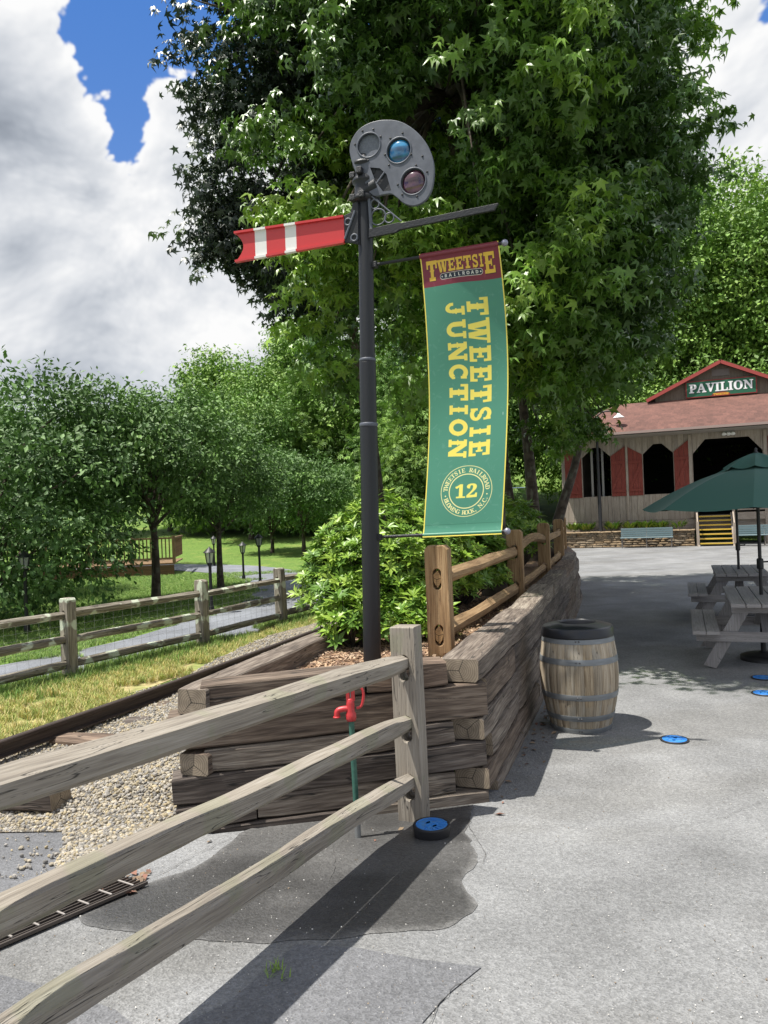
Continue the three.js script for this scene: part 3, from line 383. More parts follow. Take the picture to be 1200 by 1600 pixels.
// ------------------------------------------------------------------ planter with its timber walls
const wall = thing('timber_retaining_wall', 'raised planter wall of stacked dark weathered railroad timbers', 'retaining wall');
const LEVEL = [[-0.1, 0.08], [0.08, 0.225], [0.225, 0.40], [0.40, 0.55], [0.55, 0.77], [0.77, 0.94]];
let tieSeed = 100;
function tie(a, b, y0, y1, w, inward, variant, opt = {}) {     // timber whose outer face runs from a to b
  const dx = b[0] - a[0], dz = b[1] - a[1], L = Math.hypot(dx, dz), R = mulberry(++tieSeed * 7), m = mesh('timber', timber(L - 0.012, y1 - y0 - 0.008, w, tieSeed, opt), [tieVariants[variant ?? Math.floor(R() * 5)], tieEnds[tieSeed % 4]], wall);
  const nx = -dz / L * inward, nz = dx / L * inward, off = w / 2 + (R() - 0.5) * 0.01;
  m.position.set(a[0] + nx * off + dx / L * 0.006, (y0 + y1) / 2, a[1] + nz * off + dz / L * 0.006); m.rotation.order = 'YXZ'; m.rotation.set((R() - 0.5) * 0.03, Math.atan2(-dz, dx), (opt.slope ?? (R() - 0.5) * 0.012)); return m;
}
{
  const A = [-1.335, -4.58], B = [0.63, -4.96], L = Math.hypot(B[0] - A[0], B[1] - A[1]), at = (s) => [mix(A[0], B[0], s / L), mix(A[1], B[1], s / L)];
  const front = (lv, s0, s1, variant, dy = 0, w = 0.2, slope = 0.02) => tie(at(s0), at(s1), LEVEL[lv][0] + dy, LEVEL[lv][1] + dy, w, -1, variant, { slope });
  const K = 0.022, lay = (lv, s0, s1, variant, w = 0.2) => front(lv, s0, s1, variant, -K * (L - s0) + 0.004, w, K);
  lay(0, 0.1, 1.06, 3); lay(0, 1.06, L - 0.02, 2);
  lay(1, 0.02, 0.5, 3); lay(1, 0.5, 1.34, 0); lay(1, 1.345, L - 0.235, 2);
  lay(2, 0.0, L - 0.02, 3, 0.205);
  lay(3, 0.2, 1.42, 2, 0.205); lay(3, 1.42, L - 0.235, 0);
  lay(4, -0.01, L, 1, 0.21);
  lay(5, 0.19, 1.2, 1); lay(5, 1.2, L - 0.265, 4, 0.205);
  // right-hand wall: courses 5, 3, 1 show their sawn ends at the corner
  const pts = WALL.map(([x, z]) => V(x, 0, z)), cum = [0]; for (let i = 1; i < pts.length; i++) cum.push(cum[i - 1] + pts[i].distanceTo(pts[i - 1]));
  const P = (s) => { let i = 0; while (i < pts.length - 2 && s > cum[i + 1]) i++; const t = (s - cum[i]) / (cum[i + 1] - cum[i]); return [mix(pts[i].x, pts[i + 1].x, t), mix(pts[i].z, pts[i + 1].z, t)]; }, total = cum.at(-1);
  for (let lv = 0; lv < 6; lv++) {
    const R = mulberry(300 + lv); let s = lv % 2 ? -0.02 : 0.21, first = true; const wd = lv === 5 ? 0.26 : 0.23, inset = 0.012 * lv;
    while (s < total - 0.3) { const len = first && lv % 2 === 0 ? 1.15 : 2.3 + 0.3 * R(), e = Math.min(total, s + len), a = P(Math.max(s, 0)), b = P(e); if (lv % 2 && first) { const d = [b[0] - a[0], b[1] - a[1]], l = Math.hypot(...d); a[0] -= d[0] / l * 0.02; a[1] -= d[1] / l * 0.02; }
      const shift = (q) => [q[0] - inset, q[1]], drop = lv === 5 ? -0.015 * s * 0.4 : 0;
      tie(shift(a), shift(b), LEVEL[lv][0] + drop, LEVEL[lv][1] + drop, wd, -1, first && lv === 5 ? 0 : lv === 5 ? [0, 2, 4][Math.floor(R() * 3)] : [0, 1, 3, 0][Math.floor(R() * 4)], { slope: 0, ch: 0.01, rough: 0.008 }); s = e + (lv === 5 && R() < 0.45 ? 0.06 : 0.004); first = false; }
  }
  // left-hand wall, its sawn ends at the front corner in courses 5 and 3
  for (let lv = 1; lv < 6; lv++) for (let i = 0; i < LEFT.length - 1; i++) { const a = [...LEFT[i]], b = [...LEFT[i + 1]]; if (i === 0 && lv % 2 === 0) { a[0] += 0.06; a[1] -= 0.24; } const n = i === 0 ? 1 : 2; for (let q = 0; q < n; q++) tie([mix(a[0], b[0], q / n), mix(a[1], b[1], q / n)], [mix(a[0], b[0], (q + 1) / n), mix(a[1], b[1], (q + 1) / n)], LEVEL[lv][0] - 0.05 - 0.012 * i, LEVEL[lv][1] - 0.05 - 0.012 * i, 0.2, 1, lv === 5 ? 0 : undefined, { slope: i === 0 ? -0.012 : 0 }); }
}
const mulchMap = dataTex(512, 512, (u, v) => { const a = fbm(u, v, 30, 60, 3, 33), b = fbm(u, v, 6, 6, 2, 43), c = fbm(u, v, 110, 60, 2, 53); return lerp3([84, 60, 44], [196, 164, 130], clamp(a * 0.9 + c * 0.5 + b * 0.3 - 0.42)); }, true, [1, 1]);
const mulchH = (x, z) => 0.72 + 0.05 * (fbm3(x * 2, 0, z * 2, 3, 51) - 0.5);
const mulchPoly = [[-1.12, -4.8], [0.5, -5.1], ...WALL.slice(1).map(([x, z]) => [x - 0.12, z]), ...LEFT.slice(1).reverse().map(([x, z]) => [x + 0.1, z])];
structure('mulch_bed', sheet(mulchPoly, mulchH, 0.25), new THREE.MeshStandardMaterial({ map: mulchMap, bumpMap: mulchMap, bumpScale: 0.02, roughness: 1 }), 'brown bark mulch bed filling the timber planter', 'mulch');
{
  const chip = new THREE.BoxGeometry(1, 0.22, 0.35);
  const o = scatter('bark_chips', chip, new THREE.MeshStandardMaterial({ roughness: 1 }), 9000, (R) => { const z = -4.8 - 6 * Math.pow(R(), 1.5), x = mix(along(LEFT, z) + 0.2, along(WALL, z) - 0.25, R()); if (z > -4.95) return null; const s = 0.015 + 0.035 * R(); return [V(x, mulchH(x, z) + 0.006, z), new THREE.Quaternion().setFromEuler(new THREE.Euler((R() - 0.5) * 0.9, R() * 6.3, (R() - 0.5) * 0.9)), V(s, s * 0.6, s)]; }, 95, [[0.36, 0.24, 0.15], [0.26, 0.17, 0.11], [0.46, 0.34, 0.23], [0.16, 0.1, 0.07]]);
  tag(o, 'scattered bark chips covering the planter bed', 'bark chips', null, 'stuff');
}

// ------------------------------------------------------------------ pavilion with its stone planter
const PAV = [10.644, 0, -32.135], PTURN = -0.3736;
const pav = thing('pavilion_building', 'wooden pavilion with red shingle roof, grey siding and rust red shutters', 'building', PAV, PTURN);
const onPav = (s, y, off) => { const c = Math.cos(PTURN), n = Math.sin(PTURN); return [PAV[0] + s * c - off * n, y, PAV[2] - s * n - off * c]; };
const FZ = -1.2;
const arch = (a, b, lo, e, top, c) => ({ a, b, lo, hi: (s) => s < a + c ? mix(e, top, (s - a) / c) : s > b - c ? mix(top, e, (s - (b - c)) / c) : top, breaks: [a, a + c, b - c, b], poly: [[a, lo], [b, lo], [b, e], [b - c, top], [a + c, top], [a, e]] });
const openings = [arch(-2.36, -1.16, 2.2, 3.94, 4.36, 0.44), arch(0.2, 1.42, 2.2, 3.94, 4.36, 0.44), arch(2.2, 4.86, 1.22, 3.83, 4.42, 0.5), arch(5.68, 6.9, 2.2, 3.94, 4.36, 0.44)];
const S0 = -3.28, S1 = 9, EAVE = 4.95, BASE = 0.62;
{
  const sh = new THREE.Shape([[S0, BASE], [S1, BASE], [S1, EAVE], [S0, EAVE]].map(([x, y]) => new THREE.Vector2(x, y)));
  for (const o of openings) sh.holes.push(new THREE.Path(o.poly.map(([x, y]) => new THREE.Vector2(x, y))));
  const g = new THREE.ExtrudeGeometry(sh, { depth: 0.1, bevelEnabled: false }); g.translate(0, 0, FZ - 0.12);
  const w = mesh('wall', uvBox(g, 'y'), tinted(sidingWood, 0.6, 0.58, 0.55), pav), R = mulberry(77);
  const low = 1.1, bw = 0.245;
  for (let s = S0; s < S1 - 0.01; s += bw) {
    const cuts = [s, ...openings.flatMap((o) => [o.a, o.b]).filter((x) => x > s + 0.02 && x < s + bw - 0.02), Math.min(S1, s + bw)].sort((p, q) => p - q);
    for (let k = 0; k < cuts.length - 1; k++) {
      const x0 = cuts[k] + 0.006, x1 = cuts[k + 1] - 0.006, xm = (x0 + x1) / 2, o = openings.find((p) => xm > p.a && xm < p.b), pieces = [];
      if (o) { const br = [x0, ...o.breaks.filter((b) => b > x0 && b < x1), x1]; pieces.push([...br.map((x) => [x, o.hi(x)]), [x1, EAVE], [x0, EAVE]]); if (o.lo > low + 0.1) pieces.push([[x0, low], [x1, low], [x1, o.lo], [x0, o.lo]]); } else pieces.push([[x0, low], [x1, low], [x1, EAVE], [x0, EAVE]]);
      for (const pc of pieces) { const e = new THREE.ExtrudeGeometry(new THREE.Shape(pc.map(([x, y]) => new THREE.Vector2(x, y))), { depth: 0.022, bevelEnabled: false }); e.translate(0, 0, FZ - 0.02 + 0.003 * R()); mesh('board', uvBox(e, 'y', R() * 2, R()), sidingVariants[Math.floor(R() * 3)], w); }
    }
  }
  mesh('skirt_board', uvBox(box(S1 - S0, 0.44, 0.05, (S0 + S1) / 2, 0.86, FZ + 0.02), 'x'), sidingVariants[1], pav);
  // the dark hall behind the openings
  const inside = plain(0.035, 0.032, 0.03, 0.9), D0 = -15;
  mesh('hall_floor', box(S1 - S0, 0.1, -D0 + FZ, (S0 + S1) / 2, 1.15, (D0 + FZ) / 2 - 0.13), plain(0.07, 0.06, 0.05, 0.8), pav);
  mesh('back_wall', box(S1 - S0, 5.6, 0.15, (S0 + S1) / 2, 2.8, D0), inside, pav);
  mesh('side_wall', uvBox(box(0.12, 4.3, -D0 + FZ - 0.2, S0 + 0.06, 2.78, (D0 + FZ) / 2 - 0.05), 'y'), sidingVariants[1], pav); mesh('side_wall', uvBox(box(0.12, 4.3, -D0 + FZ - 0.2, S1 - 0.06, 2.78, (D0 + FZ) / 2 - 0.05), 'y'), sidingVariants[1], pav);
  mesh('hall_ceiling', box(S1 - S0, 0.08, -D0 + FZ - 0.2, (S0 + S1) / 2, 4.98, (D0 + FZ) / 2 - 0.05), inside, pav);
  for (const s of [-1.98, -1.52]) mesh('window_post', box(0.09, 2.2, 0.09, s, 3.2, FZ - 0.3), plain(0.3, 0.29, 0.27, 0.8), pav);
  // trim round the openings
  for (const x of [2.1, 4.96]) mesh('door_post', uvBox(box(0.13, 3.5, 0.06, x, 2.9, FZ + 0.035), 'y'), sidingVariants[2], pav);
  for (const x of [-0.475]) mesh('trim_board', uvBox(box(0.09, 3.7, 0.05, x, 2.98, FZ + 0.03), 'y'), sidingVariants[2], pav);
  // shutters with slanted tops, ledges and a brace
  const shutter = (a, b, ya, yb, flip) => {
    const gsh = group('shutter', pav); const n = 3, wd = (b - a) / n; const yt = (x) => mix(ya, yb, (x - a) / (b - a));
    for (let i = 0; i < n; i++) { const x0 = a + i * wd + 0.004, x1 = a + (i + 1) * wd - 0.004, e = new THREE.ExtrudeGeometry(new THREE.Shape([[x0, 2.18], [x1, 2.18], [x1, yt(x1)], [x0, yt(x0)]].map(([x, y]) => new THREE.Vector2(x, y))), { depth: 0.03, bevelEnabled: false }); e.translate(0, 0, FZ + 0.012); mesh('plank', uvBox(e, 'y', i, i * 0.3), shutterWood, gsh); }
    const z = FZ + 0.055, top = Math.min(ya, yb) - 0.3; for (const y of [2.42, top]) mesh('ledge', uvBox(box(b - a - 0.02, 0.12, 0.045, (a + b) / 2, y, z + 0.01), 'x'), shutterWood, gsh);
    const h = top - 2.54, l = Math.hypot(b - a - 0.1, h), br = box(l, 0.11, 0.042); br.rotateZ(flip * Math.atan2(h, b - a - 0.1)); br.translate((a + b) / 2, 2.48 + h / 2, z); mesh('brace', uvBox(br, 'x'), shutterWood, gsh);
  };
  shutter(-3.12, -2.4, 4.36, 3.94, -1); shutter(-1.14, -0.53, 3.94, 4.34, 1); shutter(-0.42, 0.17, 4.3, 3.94, 1); shutter(1.45, 2.04, 3.98, 4.44, 1); shutter(5.05, 5.66, 4.4, 3.94, 1);
  // roof skirt
  const shingle = new THREE.MeshStandardMaterial({ roughness: 0.92, map: dataTex(512, 512, (u, v) => { const r = Math.floor(v * 24), x = u * 18 + (r % 2) * 0.5, id = hash(Math.floor(x) % 18, r, 3), n = fbm(u, v, 80, 80, 2, 5), m = fbm(u, v, 4, 4, 3, 9), t = 0.86 + 0.14 * id + 0.2 * (n - 0.5) + 0.2 * (m - 0.5); return [106 * t, 74 * t, 65 * t]; }, true, [0.22, 0.3]) });
  const quad = (pts, th = 0.09) => { const [a, b, c, d] = pts.map((p) => V(...p)), n = b.clone().sub(a).cross(d.clone().sub(a)).normalize().multiplyScalar(-th), A = [a, b, c, d], B = A.map((p) => p.clone().add(n)); const g = loft([B, A], { crease: 0.1 }); g.clearGroups(); return g; };
  const roofUV = (g) => { const p = g.attributes.position, uv = g.attributes.uv; for (let i = 0; i < p.count; i++) uv.setXY(i, p.getX(i), Math.hypot(p.getY(i), p.getZ(i)) * 1.0); return g; };
  const roof = mesh('roof', roofUV(quad([[S0 - 0.6, 4.84, 0.28], [S1, 4.84, 0.28], [S1, 6.4, -3.05], [S0 + 2.4, 6.4, -3.05]])), shingle, pav);
  mesh('side_roof', roofUV(quad([[S0 - 0.6, 4.84, -16], [S0 - 0.6, 4.84, 0.28], [S0 + 2.4, 6.4, -3.05], [S0 + 2.4, 6.4, -13]])), shingle, roof);
  mesh('gutter', box(S1 - S0 + 0.6, 0.1, 0.1, (S0 + S1 - 0.6) / 2, 4.79, 0.33), plain(0.34, 0.25, 0.22, 0.5), roof);
  mesh('soffit', box(S1 - S0 + 0.5, 0.03, 1.36, (S0 + S1 - 0.6) / 2, 4.7, -0.44), plain(0.3, 0.27, 0.24, 0.8), roof);
  // gable above
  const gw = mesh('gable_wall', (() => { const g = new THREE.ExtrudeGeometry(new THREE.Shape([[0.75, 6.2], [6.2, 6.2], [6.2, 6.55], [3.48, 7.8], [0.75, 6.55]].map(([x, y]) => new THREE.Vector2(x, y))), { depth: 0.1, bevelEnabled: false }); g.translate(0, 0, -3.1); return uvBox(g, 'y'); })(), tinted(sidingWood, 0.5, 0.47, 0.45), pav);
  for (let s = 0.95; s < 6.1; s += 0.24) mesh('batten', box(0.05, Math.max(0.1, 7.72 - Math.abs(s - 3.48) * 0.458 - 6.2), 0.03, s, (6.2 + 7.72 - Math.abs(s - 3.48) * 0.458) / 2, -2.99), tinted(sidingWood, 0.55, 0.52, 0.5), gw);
  const gr = mesh('gable_roof', roofUV(quad([[3.48, 7.96, -2.75], [6.6, 6.5, -2.75], [6.6, 6.5, -13], [3.48, 7.96, -13]])), shingle, pav); mesh('roof_slope', roofUV(quad([[0.36, 6.5, -2.75], [3.48, 7.96, -2.75], [3.48, 7.96, -13], [0.36, 6.5, -13]])), shingle, gr);
  for (const k of [-1, 1]) { const t = box(3.42, 0.14, 0.05); t.rotateZ(-k * 0.438); t.translate(3.48 + k * 1.55, 7.13, -2.7); mesh('barge_board', t, plain(0.36, 0.06, 0.05, 0.6), gr); }
  mesh('vent', box(0.7, 0.3, 0.04, 3.48, 7.42, -2.98), plain(0.16, 0.14, 0.13, 0.8), gw);
  // sign
  const cv = document.createElement('canvas'); cv.width = 1024; cv.height = 268; const c = cv.getContext('2d');
  c.fillStyle = '#7d2424'; c.fillRect(0, 0, 1024, 268); c.fillStyle = '#1f6247'; c.fillRect(14, 14, 996, 240);
  c.save(); c.translate(512, 188); c.font = 'bold 196px serif'; c.textAlign = 'center'; const tw = c.measureText('PAVILION').width; c.scale(930 / tw, 0.98); c.lineJoin = 'round'; c.lineWidth = 18; c.strokeStyle = '#10241c'; c.strokeText('PAVILION', 6, 6); c.lineWidth = 7; c.strokeStyle = '#eef0f0'; c.strokeText('PAVILION', 0, 0); c.fillStyle = '#f2f4f4'; c.fillText('PAVILION', 0, 0); c.restore();
  c.fillStyle = '#8c2b2b'; c.beginPath(); c.ellipse(512, 246, 132, 42, 0, 0, 7); c.fill(); c.fillStyle = '#e8b53c'; c.font = 'bold 42px serif'; c.textAlign = 'center'; c.fillText('TWEETSIE', 512, 254); c.strokeStyle = '#e8b53c'; c.lineWidth = 3; c.strokeText('TWEETSIE', 512, 254);
  const tx = new THREE.CanvasTexture(cv); tx.colorSpace = THREE.SRGBColorSpace;
  const sg = group('sign_board', pav, [3.46, 6.75, -2.86]); sg.userData.label = 'green sign board lettered PAVILION in white';
  mesh('sign_panel', box(2.86, 0.74, 0.05), plain(0.22, 0.03, 0.03, 0.6), sg); const face = new THREE.PlaneGeometry(2.84, 0.72); face.translate(0, 0, 0.029); mesh('sign_face', face, new THREE.MeshStandardMaterial({ map: tx, roughness: 0.55 }), sg);
  // flood lamps
  const fl = group('flood_lamp', pav, [3.6, 4.66, FZ + 0.1]); mesh('mount', box(0.3, 0.07, 0.08), plain(0.4, 0.4, 0.38, 0.5), fl);
  for (const x of [-0.17, 0, 0.17]) { const g = lathe([[0.001, 0.06], [0.04, 0.05], [0.075, -0.02], [0.09, -0.07], [0.001, -0.075]], 16); g.rotateX(-0.7); g.translate(x, -0.06, 0.07); mesh('lamp_head', g, plain(0.75, 0.75, 0.72, 0.4), fl); }
  // porch: steps, newels and railing
  const yellow = plain(0.62, 0.42, 0.05, 0.55), st = group('steps', pav);
  [0.13, 0.31, 0.49, 0.67, 0.85, 1.03, 1.2].forEach((y, i) => { const z = 0.22 - i * 0.2; mesh('tread', box(1.2, 0.04, 0.24, 2.94, y - 0.02, z - 0.12), sidingVariants[0], st); mesh('nosing', box(1.21, 0.055, 0.03, 2.94, y - 0.022, z + 0.016), yellow, st); });
  for (const x of [2.29, 3.58]) { const g = box(0.06, 0.26, 2.0); g.rotateX(0.73); g.translate(x, 0.55, -0.5); mesh('stringer', g, sidingVariants[1], st); }
  const rl = group('porch_railing', pav);
  for (const [x, z, h] of [[2.26, 0.2, 1.0], [2.26, -1.0, 1.75], [3.7, -1.02, 1.72], [3.62, 0.2, 0.9], [4.9, -1.02, 1.72]]) mesh('newel_post', uvBox(box(0.1, h, 0.1, x, h / 2, z), 'y'), sidingVariants[2], rl);
  mesh('top_rail', uvBox(box(1.24, 0.09, 0.06, 4.3, 1.68, -1.02), 'x'), sidingVariants[2], rl); mesh('low_rail', uvBox(box(1.24, 0.3, 0.05, 4.3, 1.16, -1.02), 'x'), sidingVariants[2], rl); mesh('middle_rail', uvBox(box(1.24, 0.06, 0.05, 4.3, 1.42, -1.02), 'x'), sidingVariants[1], rl);
  for (const x of [2.26, 3.62]) { const g = box(0.05, 0.08, 1.5); g.rotateX(0.62); g.translate(x, 1.32, -0.4); mesh('hand_rail', g, sidingVariants[2], rl); }
}
// stone planter wall in front, stone by stone
{
  const sp = thing('stone_planter_wall', 'low dry laid brown stone planter wall below the pavilion siding', 'stone wall', PAV, PTURN), R = mulberry(501);
  const stoneMap = dataTex(512, 512, (u, v) => { const a = fbm(u, v, 12, 12, 4, 73), b = fbm(u, v, 90, 90, 2, 83); const t = 0.6 + 0.5 * a + 0.2 * b; return [150 * t, 134 * t, 112 * t]; }, true, [1.4, 1.4]);
  const mats = [[1, 1, 1], [0.8, 0.76, 0.72], [1.15, 1.08, 0.98], [0.95, 0.86, 0.74], [0.72, 0.74, 0.76]].map((c) => new THREE.MeshStandardMaterial({ map: stoneMap, bumpMap: stoneMap, bumpScale: 0.012, roughness: 0.95, color: C(...c) }));
  const block = (w, h, d, k) => { const g = clean(new THREE.BoxGeometry(w, h, d, 3, 2, 1)), p = g.attributes.position; for (let i = 0; i < p.count; i++) { const x = p.getX(i), y = p.getY(i), z = p.getZ(i), e = (Math.abs(x) > w * 0.49 ? 1 : 0) + (Math.abs(y) > h * 0.49 ? 1 : 0); p.setXYZ(i, x + (noise3(x * 9 + k, y * 9, 3, 7) - 0.5) * 0.03, y + (noise3(x * 9, y * 9 + k, 5, 7) - 0.5) * 0.024, z > 0 ? z + (noise3(x * 6 + k, y * 6, k, 9) - 0.5) * 0.04 - e * 0.014 : z); } g.computeVertexNormals(); return uvBox(g, 'x', k * 0.37, k * 0.21); };
  mesh('backing', box(5.6, 0.62, 0.3, -0.65, 0.31, -0.24), plain(0.05, 0.045, 0.04, 1), sp);
  let y = 0; const hs = [0.1, 0.085, 0.11, 0.08, 0.1, 0.075, 0.085]; let made = 0;
  hs.forEach((h, r) => { let x = -3.45 + 0.1 * R(); while (x < 2.1) { const w = Math.min(2.14 - x, 0.17 + 0.26 * R()); if (w < 0.08) break; mesh('stone', block(w - 0.012, h - 0.012, 0.2, ++made), mats[Math.floor(R() * 5)], sp, [x + w / 2, y + h / 2, -0.1 + (R() - 0.5) * 0.025]); x += w; } y += h; });
  { let x = -3.5; while (x < 2.1) { const w = Math.min(2.16 - x, 0.35 + 0.25 * R()); mesh('cap_stone', block(w - 0.012, 0.055, 0.34, ++made), mats[2], sp, [x + w / 2, y + 0.03, -0.1]); x += w; } }
  mesh('soil', box(5.5, 0.06, 0.95, -0.68, 0.64, -0.72), dirtMat, sp);
}

// ------------------------------------------------------------------ grey split rail fence in front
{
  const a = V(0.113, 0, -4.715), f = V(-0.408, 0, 0.913), turn = Math.atan2(f.x, f.z), g = thing('split_rail_fence', 'weathered grey split rail fence with three rails running into the foreground', 'fence', [a.x, 0, a.z], turn);
  const holes = [0.25, 0.605, 0.975];
  const post = mesh('post', mortisedPost(0.155, 1.22, 0.12, holes, 3, 0.074, 0.17, 0.004), greyWood, g, [0, -0.03, 0]); post.rotation.z = 0.008;
  mesh('post', mortisedPost(0.155, 1.22, 0.12, holes, 4, 0.074, 0.17, 0.004), greyWood, g, [0, 0.22, 3.16]);
  holes.forEach((y, i) => { const r = mesh('rail', splitRail(3.26, 61 + i * 3, { w: 0.108, h: 0.12, end: 0.45, tw: 0.05, th: 0.085 }), [greyWood, greyEnd], g, [0, y, -0.045]); r.rotation.y = -Math.PI / 2; r.rotation.z = [0.0925, 0.0848, 0.0714][i]; });
}
// ------------------------------------------------------------------ brown fence on the planter
{
  const P = [[0.42, -6.2], [1.6, -9.5], [2.58, -12.5], [3.5, -15.5], [4.2, -18.2]], g = thing('split_rail_fence', 'newer honey brown two rail fence standing on the mulch planter', 'fence');
  const dirs = P.map((p, i) => { const q = P[Math.min(i + 1, 4)], o = P[Math.max(i - 1, 0)]; return Math.atan2(-(q[0] - o[0]), -(q[1] - o[1])); });
  P.forEach(([x, z], i) => { const p = mesh('post', mortisedPost(0.185, 0.93, 0.12, [0.215, 0.665], 20 + i, 0.084, 0.18, 0.03), brownWood, g, [x, 0.68, z]); p.rotation.y = dirs[i]; });
  for (let i = 0; i < 4; i++) for (const [k, y] of [[0, 0.215], [1, 0.665]]) {
    const a = V(P[i][0], 0.68 + y, P[i][1]), b = V(P[i + 1][0], 0.68 + y, P[i + 1][1]), d = b.clone().sub(a), L = d.length() + 0.1, r = mesh('rail', splitRail(L, 130 + i * 5 + k, { w: 0.11, h: 0.125, end: 0.3, tw: 0.055, th: 0.125, bow: i === 1 && k ? 0.09 : 0 }), [brownWood, railEnd], g);
    d.normalize(); r.position.copy(a).addScaledVector(d, -0.05); r.rotation.y = Math.atan2(-d.z, d.x);
  }
}
// ------------------------------------------------------------------ old lichened fence by the path, with wire netting
{
  const g = thing('split_rail_fence', 'old lichen covered three rail fence with wire netting along the path', 'fence'), P = OLDF.slice(1), wire = plain(0.3, 0.3, 0.3, 0.5, 0.6), wires = [];
  P.forEach(([x, z], i) => { const p = mesh('post', mortisedPost(0.15, 1.0, 0.13, [0.2, 0.5, 0.8], 70 + i, 0.055, 0.12, 0.02), lichenWood, g, [x, 0, z]); p.rotation.set(0.01, Math.atan2(1.17, -1.96), (mulberry(i + 3)() - 0.5) * 0.05); });
  for (let i = 0; i < P.length - 1; i++) {
    const a = V(P[i][0], 0, P[i][1]), b = V(P[i + 1][0], 0, P[i + 1][1]), d = b.clone().sub(a), L = d.length(); d.normalize();
    [0.2, 0.5, 0.8].forEach((y, k) => { const r = mesh('rail', splitRail(L + 0.1, 210 + i * 7 + k, { w: 0.095, h: 0.1, end: 0.3, tw: 0.045, th: 0.075 }), [lichenWood, greyEnd], g, [a.x - d.x * 0.05, y + (mulberry(i * 9 + k)() - 0.5) * 0.03, a.z - d.z * 0.05]); r.rotation.y = Math.atan2(-d.z, d.x); });
    const n = V(d.z, 0, -d.x).multiplyScalar(0.085);
    for (let k = 0; k <= 9; k++) wires.push(between(a.clone().add(n).setY(0.06 + k * 0.085), b.clone().add(n).setY(0.06 + k * 0.085), 0.0014, 0.0014, 4));
    for (let s = 0; s < L; s += 0.15) { const q = a.clone().addScaledVector(d, s).add(n); wires.push(between(q.clone().setY(0.05), q.clone().setY(0.84), 0.0013, 0.0013, 4)); }
  }
  mesh('wire_netting', merge(wires), wire, g);
}
// ------------------------------------------------------------------ rail and cross ties
{
  const prof = [[-0.055, 0], [0.055, 0], [0.055, 0.012], [0.012, 0.024], [0.01, 0.085], [0.03, 0.095], [0.031, 0.122], [0.022, 0.13], [-0.022, 0.13], [-0.031, 0.122], [-0.03, 0.095], [-0.01, 0.085], [-0.012, 0.024], [-0.055, 0.012]];
  const rust = new THREE.MeshStandardMaterial({ roughness: 0.65, metalness: 0.35, map: dataTex(256, 256, (u, v) => { const a = fbm(u, v, 8, 30, 4, 7); return lerp3([44, 38, 36], [92, 78, 70], a); }, true, [0.7, 6]) });
  const c = new THREE.CatmullRomCurve3(RAIL.map(([x, z]) => V(x, 0, z))), rings = [];
  for (let k = 0; k <= 40; k++) { const p = c.getPoint(k / 40), t = c.getTangent(k / 40), s = V(-t.z, 0, t.x); rings.push(prof.map(([a, y]) => p.clone().addScaledVector(s, a).setY(0.06 + y))); }
  const rl = mesh('railroad_rail', loft(rings, { crease: 0.5 }), [rust, rust]); tag(rl, 'dark rusty steel rail lying along the dry grass verge', 'rail');
  const R = mulberry(811), kinds = [['dark charred', 3], ['brown', 4], ['grey split', 2], ['reddish brown', 1]];
  const ties = [[-2.55, -5.15, 0.75, 3, 'dark short wooden tie end lying nearest the drain in gravel', 0.16], [-2.92, -4.92, 0.55, 4, 'splintered brown tie fragment at the frame edge beside gravel', 0.05], [-2.62, -5.95, 0.8, 3, 'dark tie half buried behind the grey fence top rail', 0.02], [-2.45, -6.55, 1.0, 4, 'light brown tie half buried in ballast beside the rail', 0.03], [-2.1, -7.15, 0.8, 3, 'flat dark tie by the planter corner beside the rail', 0.02], [-1.95, -7.7, 0.85, 1, 'reddish tie disappearing behind the planter corner', 0.03], [-1.72, -8.35, 0.8, 2, 'grey tie farthest back along the rail', 0.02]];
  for (const [x, z, L, v, label, up] of ties) { const g = timber(L, 0.15, 0.21, Math.floor(R() * 999), { rough: 0.014, ch: 0.02 }); g.translate(-L / 2, 0, 0); const m = mesh('railroad_tie', g, [tieVariants[v], tieEnd], null, [x, up * 0.5 + (z < -5.6 ? -0.015 : 0.02), z]); m.rotation.set((R() - 0.5) * 0.06, -0.22 + (R() - 0.5) * 0.3, (R() - 0.5) * 0.06); tag(m, label, 'railroad tie', 'railroad ties beside the rail'); } void kinds;
  const sp = (x, z, s, label) => { const g = timber(s, 0.03, 0.1, Math.floor(R() * 999), { rough: 0.012, seg: 0.06 }), m = mesh('wood_splinter', g, [tieVariants[4], tieEnd], null, [x, 0.1, z]); m.rotation.set(0.1, R() * 3, 0.1); tag(m, label, 'wood splinter', 'wood splinters on the ballast'); };
  sp(-2.75, -4.75, 0.24, 'thin loose wood splinter beside the fragment at the frame edge');
}
